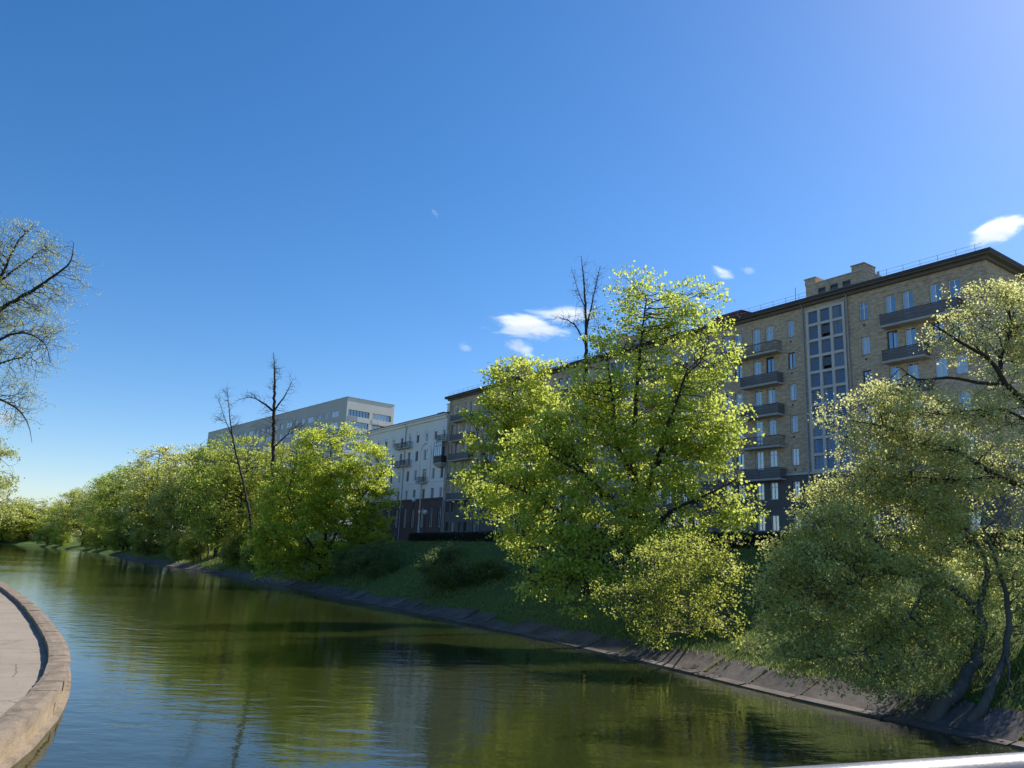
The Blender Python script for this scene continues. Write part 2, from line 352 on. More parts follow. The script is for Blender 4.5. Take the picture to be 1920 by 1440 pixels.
for _ in range(3): BNRM[1:-1] = (BNRM[:-2] + 2 * BNRM[1:-1] + BNRM[2:]) / 4
BNRM /= np.linalg.norm(BNRM, axis=1)[:, None]
BLEN = np.concatenate([[0], np.cumsum(np.linalg.norm(np.diff(BANK, axis=0), axis=1))])
I0 = int(np.argmin(np.abs(BANK[:, 1] - 25.3))); BLEN -= BLEN[I0]     # 0 at the bank beside the near right tree
def crest(l):
    return np.interp(l, [-80, 0, 20, 60, 130, 230, 330, 500], [6.1, 6.2, 6.2, 6.6, 6.3, 5.2, 4.2, 3.5])
PT = np.array([-8, -3, 0, 0.45, 0.6, 2.15, 2.3, 4, 6.5, 9, 11.5, 13.5, 15.5, 18, 23])
PZ = np.array([-2.4, -1.2, -0.12, -0.05, -0.02, 0.72, 0.80, 1.55, 2.65, 3.7, 4.7, 5.45, 6.0, 6.2, 6.2]) / 6.2
def profile(t, l): 
    z = np.interp(t, PT, PZ); zc = crest(l)
    return np.where(t < 2.3, z * 6.2, z * zc + (1 - np.clip((t - 2.3) / 6, 0, 1)) * (0.8 - 0.8 / 6.2 * zc))
def bank_tl(x, y):
    d = BANK - np.array([x, y]); i = int(np.argmin((d ** 2).sum(1)))
    v = np.array([x, y]) - BANK[i]
    return float(v @ BNRM[i]), float(BLEN[i] + v @ _tan[i])
def ground_z(x, y):
    t, l = bank_tl(x, y); return float(profile(np.array(t), l))
rng = np.random.default_rng(7)
tt = np.concatenate([PT[:7], np.linspace(3, 18, 16), [20, 23]])
V = []
for i in range(len(BANK)):
    z = profile(tt, BLEN[i])
    j = np.where((tt > 2.5) & (tt < 19), rng.normal(0, 0.06, len(tt)), 0) + np.where(tt > 2.5, 0.10 * np.sin(BLEN[i] * 0.35 + tt) * np.clip((20 - tt) / 5, 0, 1), 0)
    p = BANK[i] + BNRM[i] * tt[:, None]
    V.append(np.column_stack([p, z + j]))
nT = len(tt); V = np.concatenate(V); F = []
for i in range(len(BANK) - 1):
    for k in range(nT - 1):
        F.append((i * nT + k, i * nT + k + 1, (i + 1) * nT + k + 1, (i + 1) * nT + k))
bank_ob = link('riverbank', np_mesh('riverbank', V, np.array(F)[:, ::-1], True), M['bank']); tag(bank_ob, kind='structure')

def strip(name, t0, t1, dz0, dz1, mat, i0=0, i1=None, skirt=0.0):
    i1 = len(BANK) if i1 is None else i1
    mb = MB(); prev = None
    for i in range(i0, i1, 2):
        a = BANK[i] + BNRM[i] * t0; b = BANK[i] + BNRM[i] * t1; z = float(crest(BLEN[i]))
        cur = ((a[0], a[1], z + dz0), (b[0], b[1], z + dz1))
        if prev: mb.quad(prev[0], prev[1], cur[1], cur[0])
        prev = cur
    me = mb.mesh(name); me.flip_normals()
    o = link(name, me, mat); return tag(o, kind='structure')
strip('ground', 22.8, 2600, -0.05, -0.05, M['bank'])
IE = int(np.argmin(np.abs(BLEN - 260)))
strip('pavement', 20.0, 23.0, 0.10, 0.10, M['paving'], 0, IE)
strip('road', 23.0, 31.0, -0.02, -0.02, M['asphalt'], 0, IE)
strip('pavement', 31.0, 37.5, 0.10, 0.10, M['paving'], 0, IE)
for t0 in (23.0, 30.85):                                 # kerbs as real steps
    mb = MB()
    for i in range(0, IE - 2, 2):
        q = [BANK[j] + BNRM[j] * t for j, t in ((i, t0 - 0.0), (i, t0 + 0.15), (i + 2, t0 + 0.15), (i + 2, t0))]
        z = [float(crest(BLEN[j])) for j in (i, i, i + 2, i + 2)]
        mb.hexa([(p[0], p[1], c - 0.2) for p, c in zip(q, z)][::-1], [(p[0], p[1], c + 0.115) for p, c in zip(q, z)][::-1])
    tag(mb.build('kerb', M['concrete_trim']), kind='structure')

# river surface
mb = MB(); mb.quad((-1400, -300, 0), (400, -300, 0), (400, 1200, 0), (-1400, 1200, 0))
tag(mb.build('river_water', M['water']), kind='structure')
mb = MB(); mb.quad((-1400, -300, -2.3), (400, -300, -2.3), (400, 1200, -2.3), (-1400, 1200, -2.3))
tag(mb.build('riverbed', M['bank']), kind='structure')

# concrete slabs of the bank revetment, each its own piece
emb = empty('embankment', (BANK[I0][0], BANK[I0][1], 0)); tag(emb, kind='structure')
rnd = random.Random(3)
E0 = np.array([BANK[I0][0], BANK[I0][1], 0])
nsl = 0
for i in range(I0 - 12, int(np.argmin(np.abs(BLEN - 262)))):
    a, b = BANK[i], BANK[i + 1]; na, nb = BNRM[i], BNRM[i + 1]
    g = 0.035 + rnd.random() * 0.05
    d = (b - a); L = np.linalg.norm(d); d = d / L; a2 = a + d * g; b2 = b - d * g
    up = rnd.uniform(-0.04, 0.05); tilt = rnd.uniform(-0.05, 0.05)
    t0, t1 = 0.58 + rnd.uniform(-0.04, 0.05), 2.0 + rnd.uniform(-0.2, 0.22)
    if rnd.random() < 0.10: t1 -= 0.55
    def P(base, nr, t, dz): 
        p = base + nr * t; return (p[0] - E0[0], p[1] - E0[1], float(np.interp(t, PT, PZ)) * 6.2 + dz)
    mb = MB(); lat = {}
    for p_ in range(5):
        f = p_ / 4; base = a2 * (1 - f) + b2 * f; nr = na * (1 - f) + nb * f
        for q_ in range(3):
            t_ = t0 + (t1 - t0) * q_ / 2 + (rnd.uniform(-0.12, 0.10) if q_ == 2 else rnd.uniform(-0.025, 0.025) if q_ == 0 else 0)
            lat[p_, q_] = P(base, nr, t_, 0.08 + up + tilt * (1 - 2 * f) + rnd.uniform(-0.014, 0.014))
    low = lambda c: (c[0], c[1], c[2] - 0.2)
    for p_ in range(4):
        for q_ in range(2): mb.quad(lat[p_, q_], lat[p_, q_ + 1], lat[p_ + 1, q_ + 1], lat[p_ + 1, q_])
        mb.quad(low(lat[p_ + 1, 0]), low(lat[p_, 0]), lat[p_, 0], lat[p_ + 1, 0]); mb.quad(lat[p_ + 1, 2], lat[p_, 2], low(lat[p_, 2]), low(lat[p_ + 1, 2]))
    for q_ in range(2):
        mb.quad(low(lat[0, q_]), low(lat[0, q_ + 1]), lat[0, q_ + 1], lat[0, q_]); mb.quad(lat[4, q_], lat[4, q_ + 1], low(lat[4, q_ + 1]), low(lat[4, q_]))
    mb.f = [tuple(reversed(f_)) for f_ in mb.f]
    mb.build('slab', M['concrete'], emb)
    mb = MB(); u2 = rnd.uniform(-0.02, 0.03)
    mb.hexa([P(a2, na, 0.0, -0.35), P(a2, na, 0.52, -0.35), P(b2, nb, 0.52, -0.35), P(b2, nb, 0.0, -0.35)][::-1],
            [P(a2, na, 0.02, 0.17 + u2), P(a2, na, 0.50, 0.15 + u2), P(b2, nb, 0.50, 0.15 + u2), P(b2, nb, 0.02, 0.17 + u2)][::-1])
    mb.build('toe_beam', M['concrete'], emb)

# ------------------------------------------------------------------ left bank: quay wall and promenade
QUAY = catmull([(-7.0, -40), (-8.6, -10), (-9.6, 6), (-10.1, 12.5), (-10.6, 17.8), (-11.3, 20.2), (-12.5, 23.4), (-15.0, 28.6), (-19.4, 36.0), (-28.1, 49), (-35.3, 59.2), (-48.6, 77.4), (-72, 110), (-118, 170), (-205, 290), (-440, 500), (-900, 720)], 1.9)
_qt = np.gradient(QUAY, axis=0); _qt /= np.linalg.norm(_qt, axis=1)[:, None]
QN = np.stack([-_qt[:, 1], _qt[:, 0]], 1)          # towards the land
QTOP = 0.78; PW = 0.68
def path_z(y): return float(np.interp(y, [0, 20, 24, 29, 34], [0.745, 0.745, 0.70, 0.56, 0.54]))
quay = empty('quay_wall', (QUAY[0][0], QUAY[0][1], 0))
quay.location = (-11.3, 20.2, 0)
tag(quay, 'weathered curved concrete quay wall along the promenade at left', 'wall')
Q0 = np.array([-11.3, 20.2])
iq1 = int(np.argmin(np.abs(QUAY[:, 1] - 130))); 
rnd = random.Random(5)
for i in range(0, iq1):
    a, b = QUAY[i] - Q0, QUAY[i + 1] - Q0; na, nb = QN[i], QN[i + 1]
    d = (b - a) / np.linalg.norm(b - a)
    g = 0.012; near = QUAY[i][1] < 60
    dz = rnd.uniform(-0.012, 0.012); ox = rnd.uniform(-0.012, 0.012)
    # coping as a small lattice so that its edges are worn
    mb = MB(); nu, nv = (6, 4) if near else (1, 1)
    ch = 0.035
    lat = {}
    for p in range(nu + 1):
        f = p / nu; base = (a + d * g) * (1 - f) + (b - d * g) * f; nr = na * (1 - f) + nb * f
        for q in range(nv + 1):
            w = -0.03 + ox + (PW + 0.03) * q / nv
            z = QTOP + dz + (rnd.uniform(-0.008, 0.008) if near else 0)
            if q in (0, nv) and near: z -= 0.012 + rnd.random() * 0.02; w += (1 if q == 0 else -1) * rnd.random() * 0.02
            lat[p, q] = (*(base + nr * w), z)
    for p in range(nu):
        for q in range(nv): mb.quad(lat[p, q], lat[p + 1, q], lat[p + 1, q + 1], lat[p, q + 1])
    drop = lambda P_, zz: (P_[0], P_[1], zz)
    zb = QTOP - 0.30
    for p in range(nu):
        mb.quad(drop(lat[p, 0], zb), drop(lat[p + 1, 0], zb), lat[p + 1, 0], lat[p, 0])
        mb.quad(lat[p, nv], lat[p + 1, nv], drop(lat[p + 1, nv], zb), drop(lat[p, nv], zb))
    for q in range(nv):
        mb.quad(drop(lat[0, q + 1], zb), drop(lat[0, q], zb), lat[0, q], lat[0, q + 1])
        mb.quad(drop(lat[nu, q], zb), drop(lat[nu, q + 1], zb), lat[nu, q + 1], lat[nu, q])
    me = mb.mesh('coping_stone'); me.flip_normals()
    link('coping_stone', me, M['coping'], quay)
    # wall face below, slightly battered, with a foot ledge at the water
    mb = MB(); nu = 6 if near else 1; nv = 6 if near else 1
    lat = {}
    for p in range(nu + 1):
        f = p / nu; base = (a + d * 0.006) * (1 - f) + (b - d * 0.006) * f; nr = na * (1 - f) + nb * f
        for q in range(nv + 1):
            z = -0.9 + (QTOP - 0.29 + 0.9) * q / nv
            w = 0.0 + rnd.uniform(-0.014, 0.014) * (1 if near else 0)
            lat[p, q] = (*(base + nr * w), z)
    for p in range(nu):
        for q in range(nv): mb.quad(lat[p, q], lat[p, q + 1], lat[p + 1, q + 1], lat[p + 1, q])
    mb.build('wall_panel', M['wallface'], quay)
    mb = MB()
    def FP(base, nr, w, z): return (*(base + nr * w), z)
    mb.hexa([FP(a, na, -0.20, -0.9), FP(b, nb, -0.20, -0.9), FP(b, nb, 0.05, -0.9), FP(a, na, 0.05, -0.9)],
            [FP(a, na, -0.14, 0.11 + dz), FP(b, nb, -0.14, 0.11 + dz), FP(b, nb, 0.05, 0.14 + dz), FP(a, na, 0.05, 0.14 + dz)])
    mb.build('foot_ledge', M['coping'], quay)
# promenade
mb = MB(); prev = None
for i in range(0, iq1 + 1):
    row = [(*(QUAY[i] + QN[i] * w), path_z(QUAY[i][1]) + 0.01 * math.sin(i * 1.7 + w)) for w in (PW - 0.06, PW + 0.2, 1.8, 3.6, 5.5)]
    if prev:
        for k in range(4): mb.quad(prev[k], row[k], row[k + 1], prev[k + 1])
    prev = row
me = mb.mesh('promenade', True); me.flip_normals()
tag(link('promenade', me, M['promenade']), kind='structure')
pts = [(*(QUAY[i] + QN[i] * 5.4), 0.50) for i in range(0, len(QUAY), 2)]
mb = MB()
for i in range(len(pts) - 1):
    mb.quad(pts[i], pts[i + 1], (-2600, pts[i + 1][1] + (pts[i + 1][1] - 100) * 1.5, 0.5), (-2600, pts[i][1] + (pts[i][1] - 100) * 1.5, 0.5))
me = mb.mesh('lawn'); me.flip_normals(); tag(link('lawn', me, M['bank']), kind='structure')

# ------------------------------------------------------------------ buildings
FTH = R(-34.9)
FD = np.array([math.sin(FTH), math.cos(FTH)]); FN = np.array([FD[1], -FD[0]])
P0 = at(1481, 900, 77.0)[:2]
FROT = math.atan2(-FD[1], -FD[0])                # local +x runs right along the facade, +y into the block
GZ = 6.2

def wall_grid(x0, x1, z0, z1, openings, y=0.0, depth=0.28):
    """wall face at y with real openings and reveals; openings (xa, xb, za, zb)"""
    xs = sorted({x0, x1, *[o[0] for o in openings], *[o[1] for o in openings]})
    zs = sorted({z0, z1, *[o[2] for o in openings], *[o[3] for o in openings]})
    xi = {x: i for i, x in enumerate(xs)}; zi = {z: i for i, z in enumerate(zs)}
    hole = set()
    for o in openings:
        for i in range(xi[o[0]], xi[o[1]]):
            for k in range(zi[o[2]], zi[o[3]]): hole.add((i, k))
    mb = MB()
    for k in range(len(zs) - 1):
        i = 0
        while i < len(xs) - 1:
            if (i, k) in hole: i += 1; continue
            j = i
            while j < len(xs) - 1 and (j, k) not in hole: j += 1
            mb.quad((xs[i], y, zs[k]), (xs[j], y, zs[k]), (xs[j], y, zs[k + 1]), (xs[i], y, zs[k + 1])); i = j
    for (a, b, c, d) in openings:
        e = y + depth
        mb.quad((a, y, c), (a, y, d), (a, e, d), (a, e, c)); mb.quad((b, e, c), (b, e, d), (b, y, d), (b, y, c))
        mb.quad((a, y, d), (b, y, d), (b, e, d), (a, e, d)); mb.quad((a, e, c), (b, e, c), (b, y, c), (a, y, c))
    return mb

_mesh = {}
def frame_mesh(w, h, kind):
    key = ('f', round(w, 2), round(h, 2), kind)
    if key not in _mesh:
        mb = MB(); fw = 0.075
        mb.box(-w / 2, -w / 2 + fw, 0, 0.07, 0, h); mb.box(w / 2 - fw, w / 2, 0, 0.07, 0, h)
        mb.box(-w / 2 + fw, w / 2 - fw, 0, 0.07, 0, fw); mb.box(-w / 2 + fw, w / 2 - fw, 0, 0.07, h - fw, h)
        mb.box(-0.04, 0.04, -0.005, 0.065, fw, h - fw)
        if kind.startswith('t'): mb.box(-w / 2 + fw, w / 2 - fw, 0.002, 0.06, h * 0.7, h * 0.7 + 0.06)
        me = mb.mesh('window'); me.materials.append(M['frame_white'] if kind.endswith('w') else M['frame_brown']); _mesh[key] = me
    return _mesh[key]
def pane_mesh(w, h, mat='glass'):
    key = ('p', round(w, 2), round(h, 2), mat)
    if key not in _mesh:
        mb = MB(); mb.box(-w / 2, w / 2, 0, 0.012, 0, h); me = mb.mesh('pane'); me.materials.append(M[mat]); _mesh[key] = me
    return _mesh[key]
def sill_mesh(w, mat='zinc'):
    key = ('s', round(w, 2), mat)
    if key not in _mesh:
        mb = MB(); mb.box(-w / 2 - 0.05, w / 2 + 0.05, -0.12, 0.2, -0.045, 0.0); me = mb.mesh('sill'); me.materials.append(M[mat]); _mesh[key] = me
    return _mesh[key]
wr = random.Random(11)
def window(parent, x, z, w, h, y=0.16, two=True, white=None, sill=True, rot=None, loc=None, mat='glass'):
    white = (wr.random() < 0.72) if white is None else white
    kind = ('t' if wr.random() < 0.25 else 'p') + ('w' if white else 'b')
    o = link('window', frame_mesh(w, h, kind), None, parent, loc if loc is not None else (x, y, z))
    if rot is not None: o.rotation_euler = (0, 0, rot)
    if two:
        for s in (-1, 1): link('pane', pane_mesh(w / 2 - 0.1, h - 0.14, mat), None, o, (s * (w / 4 - 0.01), 0.03, 0.07))
    else: link('pane', pane_mesh(w - 0.14, h - 0.14, mat), None, o, (0, 0.03, 0.07))
    if sill: link('sill', sill_mesh(w), None, o, (0, -0.16, 0))
    return o

def balcony(parent, xa, xb, zfloor, rail_z, style, depth=1.05):
    w = xb - xa; cx = (xa + xb) / 2
    key = ('bs', round(w, 2))
    if key not in _mesh:
        mb = MB(); mb.box(-w / 2, w / 2, -depth, 0.0, -0.16, 0); mb.box(-w / 2 - 0.03, w / 2 + 0.03, -depth - 0.03, -depth + 0.12, -0.07, 0.03)
        _mesh[key] = mb.mesh('balcony'); _mesh[key].materials.append(M['balcony_slab'])
    o = link('balcony', _mesh[key], None, parent, (cx, -0.003, zfloor))
    h = rail_z - zfloor
    key = ('br', round(w, 2), style, round(h, 2))
    if key not in _mesh:
        mb = MB()
        if style == 'solid':
            n = 3
            for k in range(n):
                za = 0.09 + (h - 0.16) * k / n; zb2 = 0.09 + (h - 0.16) * (k + 1) / n - 0.035
                mb.box(-w / 2, w / 2, -depth, -depth + 0.04, za, zb2)
                for s in (-1, 1): mb.box(s * w / 2 - 0.02, s * w / 2 + 0.02, -depth + 0.045, -0.01, za, zb2)
        else:
            nb = int(w / 0.14)
            for k in range(nb + 1):
                x = -w / 2 + w * k / nb; mb.box(x - 0.012, x + 0.012, -depth + 0.0, -depth + 0.024, 0.03, h - 0.06)
            for s in (-1, 1):
                for k in range(1, 7): mb.box(s * w / 2 - 0.012, s * w / 2 + 0.012, -depth + k * 0.15, -depth + k * 0.15 + 0.024, 0.03, h - 0.06)
            mb.box(-w / 2, w / 2, -depth - 0.004, -depth + 0.03, 0.10, 0.14)
        _mesh[key] = mb.mesh('railing'); _mesh[key].materials.append(M['balcony'] if style == 'solid' else M['iron'])
    r = link('railing', _mesh[key], None, o, (0, 0, 0))
    key = ('bh', round(w, 2), round(h, 2))
    if key not in _mesh:
        mb = MB(); mb.box(-w / 2 - 0.03, w / 2 + 0.03, -depth - 0.02, -depth + 0.06, h - 0.06, h)
        for s in (-1, 1): mb.box(s * w / 2 - 0.03, s * w / 2 + 0.03, -depth + 0.065, 0, h - 0.06, h)
        _mesh[key] = mb.mesh('top_rail'); _mesh[key].materials.append(M['iron'])
    link('top_rail', _mesh[key], None, o, (0, 0, 0))
    return o

# ---- the long yellow brick block
yb = empty('apartment_building', (P0[0], P0[1], 0), FROT)
tag(yb, 'long yellow brick apartment block with grey base, balconies and tall stair glazing', 'building')
XL, XR, DEP = -67.7, 19.7, 14.0
ROWS = [(28.28, 1.82), (24.92, 1.75), (21.65, 1.72), (18.38, 1.72), (15.08, 1.72)]
BROWS = [(11.78, 1.72), (8.68, 1.55)]
CENT = [4.7, -24.6, -53.9]                        # x of the stair axes
OFFS = [4.0, 6.6, 8.25, 10.7, 12.35]
op_up, op_lo, wins = [], [], []
for ci, c in enumerate(CENT):
    for sgn in (-1, 1):
        for k, o in enumerate(OFFS):
            x = c + sgn * o
            if k == 4 and (x < XL + 1.2 or x > XR - 1.2): continue
            w = 0.85 if k == 0 else 1.0
            for r, (z, h) in enumerate(ROWS):
                door = (k == 2) or (k == 3 and r == 0)
                z2, h2 = (z - 0.92, h + 0.92) if door else (z, h)
                op_up.append((x - w / 2, x + w / 2, z2, z2 + h2)); wins.append((x, z2, w, h2, door))
            for (z, h) in BROWS:
                op_lo.append((x - w / 2, x + w / 2, z, z + h)); wins.append((x, z, w, h, False))
    op_up.append((c - 2.07, c + 2.07, 14.3, 30.65))
BELT = 14.15
wall_grid(XL, XR, BELT, 31.40, op_up).build('wall', M['brick'], yb)
wall_grid(XL, XR, GZ - 1.5, BELT, op_lo, -0.04, 0.32).build('base_wall', M['plaster_grey'], yb)
mb = MB()
GW = [(x, z, 1.0, h) for x in (4.2, 9.6) for (z, h) in ROWS]      # gable windows, x measured along the gable
gab = wall_grid(0.0, DEP, BELT, 31.40, [(x - 0.5, x + 0.5, z, z + h) for x, z, w, h in GW])
for v in range(len(gab.v)):
    x, y, z = gab.v[v]; gab.v[v] = (XR - y, x, z)
gab.build('end_wall', M['brick'], yb)
mb.quad((XR + 0.04, 0.0, GZ - 1.5), (XR + 0.04, DEP, GZ - 1.5), (XR + 0.04, DEP, BELT), (XR + 0.04, 0.0, BELT))
MB().quad((XL - 0.04, DEP, GZ - 1.5), (XL - 0.04, -0.04, GZ - 1.5), (XL - 0.04, -0.04, BELT), (XL - 0.04, DEP, BELT)).build('base_wall', M['plaster_grey'], yb)
mb.quad((XR + 0.04, -0.04, GZ - 1.5), (XR + 0.04, 0.0, GZ - 1.5), (XR + 0.04, 0.0, BELT), (XR + 0.04, -0.04, BELT))
mb.build('base_wall', M['plaster_grey'], yb)
mb = MB()
mb.quad((XL, DEP, BELT), (XL, 0, BELT), (XL, 0, 31.40), (XL, DEP, 31.40)); mb.build('end_wall', M['brick'], yb)
mb = MB(); mb.quad((XR, DEP, GZ - 1.5), (XL, DEP, GZ - 1.5), (XL, DEP, 31.40), (XR, DEP, 31.40)); mb.build('rear_wall', M['brick'], yb)
mb = MB(); mb.box(XL - 0.1, XR + 0.12, -0.12, 0.0, BELT - 0.06, BELT + 0.14); mb.box(XR, XR + 0.12, 0.003, DEP, BELT - 0.06, BELT + 0.14); mb.build('belt_course', M['concrete_trim'], yb)
mb = MB(); mb.box(XL - 0.1, XR + 0.12, -0.10, -0.04, 11.05, 11.17); mb.build('belt_course', M['plaster_grey'], yb)
mb = MB(); mb.box(XL - 0.1, XR + 0.12, -0.18, -0.04, GZ - 1.5, GZ + 1.9); mb.build('plinth', M['stone_dark'], yb)
mb = MB(); mb.box(XL, XR, -0.03, 0.0, 30.62, 30.70); mb.build('brick_course', M['brick'], yb)
for (x, z, w, h, door) in wins:
    window(yb, x, z, w, h, two=(x > -12 or x < -55), white=None if not door else True, sill=not door)
for x, z, w, h in GW:
    window(yb, 0, 0, w, h, rot=math.pi / 2, loc=(XR - 0.16, x, z))
# eaves and hipped roof
OV = 0.68
mb = MB(); mb.box(XL - OV, XR + OV, -OV, DEP + OV, 31.40, 31.52); mb.build('soffit', M['soffit'], yb)
mb = MB(); mb.box(XL - OV - 0.05, XR + OV + 0.05, -OV - 0.06, DEP + OV + 0.05, 31.525, 31.80); mb.build('eaves_fascia', M['roof'], yb)
mb = MB(); mb.box(XL - 0.25, XR + 0.25, -0.3, 0.0, 31.08, 31.40); mb.box(XR + 0.003, XR + 0.25, 0.003, DEP, 31.08, 31.40); mb.build('cornice', M['soffit'], yb)
zr0, zr1 = 31.805, 33.6
a = [(XL - OV, -OV, zr0), (XR + OV, -OV, zr0), (XR + OV, DEP + OV, zr0), (XL - OV, DEP + OV, zr0)]
r1, r2 = (XL + 6, DEP / 2, zr1), (XR - 6, DEP / 2, zr1)
mb = MB(); mb.poly([a[0], a[1], r2, r1]); mb.poly([a[1], a[2], r2]); mb.poly([a[2], a[3], r1, r2]); mb.poly([a[3], a[0], r1]); mb.build('roof', M['roof'], yb)
# roof guard rail
mb = MB(); x = XL
while x <= XR:
    mb.box(x - 0.014, x + 0.014, -0.32, -0.292, 31.82, 32.55); x += 1.55
for z in (32.15, 32.5): mb.box(XL, XR, -0.318, -0.296, z, z + 0.02)
mb.build('roof_guard_rail', M['zinc'], yb)
# stair glazing
for ci, c in enumerate(CENT):
    st = empty('stair_window'); st.parent = yb; st.location = (c, 0.0, 14.3)
    HT = 30.65 - 14.3; nr = 10; pz = HT / nr
    gx = [-2.07, -1.36 + 0.02, 0, 1.34, 2.07]
    cxs = [-1.33, 0.0, 1.33]; mw = 0.28; pw = 1.05
    mb = MB()
    for x in (-2.0, -0.665, 0.665, 2.0): mb.box(x - mw / 2 + (0.07 if x == -2.0 else 0) - (0.07 if x == 2.0 else 0), x + mw / 2, -0.10, 0.25, 0, HT) if x not in (-2.0, 2.0) else mb.box(min(x, x * 1.06), max(x, x * 1.06), -0.10, 0.25, 0, HT)
    mb.box(-2.12, -1.86, -0.11, 0.24, 0, HT); mb.box(1.86, 2.12, -0.11, 0.24, 0, HT)
    for r in range(nr + 1):
        z = min(max(r * pz, 0.1), HT - 0.1)
        for (xa, xb) in ((-1.86, -0.805), (-0.525, 0.525), (0.805, 1.86)): mb.box(xa, xb, -0.085, 0.23, z - 0.13, z + 0.13)
    link('mullion_grid', mb.mesh('mullion_grid'), M['concrete_trim'], st)
    key = 'louvre'
    if key not in _mesh:
        mb = MB(); n = 7
        ph = pz - 0.26
        for k in range(n):
            z = ph * k / n
            mb.hexa([(-pw / 2, 0.02, z), (pw / 2, 0.02, z), (pw / 2, 0.05, z), (-pw / 2, 0.05, z)], [(-pw / 2, 0.075, z + ph / n - 0.01), (pw / 2, 0.075, z + ph / n - 0.01), (pw / 2, 0.10, z + ph / n - 0.01), (-pw / 2, 0.10, z + ph / n - 0.01)])
        _mesh[key] = mb.mesh('pane'); _mesh[key].materials.append(M['glass_dark'])
        mb = MB(); n = 7; ph2 = ph * 0.62; off = ph - ph2 - 0.42
        for k in range(n):
            z = ph2 * k / n
            mb.hexa([(-pw / 2, 0.02, z), (pw / 2, 0.02, z), (pw / 2, 0.05, z), (-pw / 2, 0.05, z)], [(-pw / 2, 0.075, z + ph2 / n - 0.01), (pw / 2, 0.075, z + ph2 / n - 0.01), (pw / 2, 0.10, z + ph2 / n - 0.01), (-pw / 2, 0.10, z + ph2 / n - 0.01)])
        _mesh['louvre_open'] = mb.mesh('pane'); _mesh['louvre_open'].materials.append(M['glass_dark'])
    for k, x in enumerate(cxs):
        for r in range(nr):
            o = (k == 1 and r in (8, 6))
            link('pane', _mesh['louvre_open' if o else 'louvre'], None, st, (x, 0, r * pz + 0.13 + (0.38 if o else 0)))
    mb = MB(); mb.box(-2.06, 2.06, 0.5, 0.55, 0.0, HT); mb.build('stairwell_back', M['iron'], st)
    for s in (-1, 1):
        x = s * 2.42
        mb = MB(); mb.tube([(c + x, -0.5, 31.35), (c + x, -0.16, 31.0), (c + x, -0.16, GZ - 0.5)], 0.075, 8); mb.build('drainpipe', M['zinc'], yb, smooth=True)
mb = MB(); mb.tube([(XL + 0.55, -0.5, 31.35), (XL + 0.55, -0.16, 31.0), (XL + 0.55, -0.16, GZ - 0.5)], 0.075, 8); mb.build('drainpipe', M['zinc'], yb, smooth=True)
# balconies
for ci, c in enumerate(CENT):
    for sgn in (-1, 1):
        for r, (z, h) in enumerate(ROWS):
            zf = z - 1.28; zt = z - 0.22
            a_, b_ = 5.05, (11.4 if r == 0 else 9.65)
            if ci == 0 and sgn == 1: a_, b_ = 6.1, (12.9 if r == 0 else 9.9)
            if ci == 2 and sgn == -1: a_, b_ = 5.2, 11.5
            xa, xb = (c + a_, c + b_) if sgn > 0 else (c - b_, c - a_)
            style = 'bars' if (ci == 0 and r == 3) or (ci == 0 and sgn < 0 and r == 0) else 'solid'
            balcony(yb, xa, xb, zf, zt, style)
# small vents below the single windows
for z, h in ROWS:
    for s in (-1, 1):
        mb = MB(); mb.box(CENT[0] + s * 4.0 - 0.09, CENT[0] + s * 4.0 + 0.09, -0.03, -0.002, z - 0.55, z - 0.37); mb.build('vent', M['iron'], yb)
# roof stair heads with chimneys
for ci, c in enumerate(CENT):
    x0, x1 = c - 4.0, c + 2.6
    o = empty('roof_stair_head'); o.parent = yb; o.location = (0, 3.0, 0)
    lou = [(x0 + 1.4 + k * 1.4, x0 + 2.3 + k * 1.4, 33.35, 33.95) for k in range(3)]
    w = wall_grid(x0, x1, 31.9, 34.65, lou, 0, 0.25)
    w.quad((x1, 0, 31.9), (x1, 5, 31.9), (x1, 5, 34.65), (x1, 0, 34.65)); w.quad((x0, 5, 31.9), (x0, 0, 31.9), (x0, 0, 34.65), (x0, 5, 34.65))
    w.quad((x1, 5, 31.9), (x0, 5, 31.9), (x0, 5, 34.65), (x1, 5, 34.65)); w.quad((x0, 0.0, 34.65), (x1, 0, 34.65), (x1, 5, 34.65), (x0, 5, 34.65))
    w.build('stair_head_wall', M['brick'], o)
    for l in lou: mb = MB(); mb.box(l[0] + 0.01, l[1] - 0.01, 0.15, 0.2, l[2] + 0.01, l[3] - 0.01); mb.build('louvre', M['iron'], o)
    for (xa, xb) in ((x0 - 0.05, x0 + 1.2), (x1 - 1.3, x1 + 0.05)):
        mb = MB(); mb.box(xa, xb, -0.05, 2.0, 34.655, 35.2); mb.box(xa - 0.08, xb + 0.08, -0.13, 2.08, 35.203, 35.3); mb.build('chimney', M['brick'], o)
    mb = MB(); mb.box(x0 - 0.06, x1 + 0.06, -0.08, 5.06, 34.55, 34.64); mb.build('coping', M['concrete_trim'], o)
mb = MB(); mb.box(-9.5, -5.6, 0.2, 4.5, 32.1, 32.75); mb.poly([(-9.7, 0.0, 32.755), (-5.4, 0.0, 32.755), (-5.4, 4.7, 33.0), (-9.7, 4.7, 33.0)]); mb.build('dormer', M['roof_red'], yb)
mb = MB(); mb.tube([(9.3, 2.0, 32.2), (9.3, 2.0, 33.5)], 0.12, 8); mb.build('vent_pipe', M['zinc'], yb)
for x in (1.6, -13.0): mb = MB(); mb.tube([(x, -0.2, 32.0), (x, -0.2, 33.4)], 0.025, 5); mb.build('antenna_mast', M['iron'], yb)
# doors at street level
for c in CENT:
    mb = MB(); mb.box(c - 0.75, c + 0.75, -0.24, -0.19, GZ, GZ + 2.5); mb.build('entrance_door', M['frame_brown'], yb)

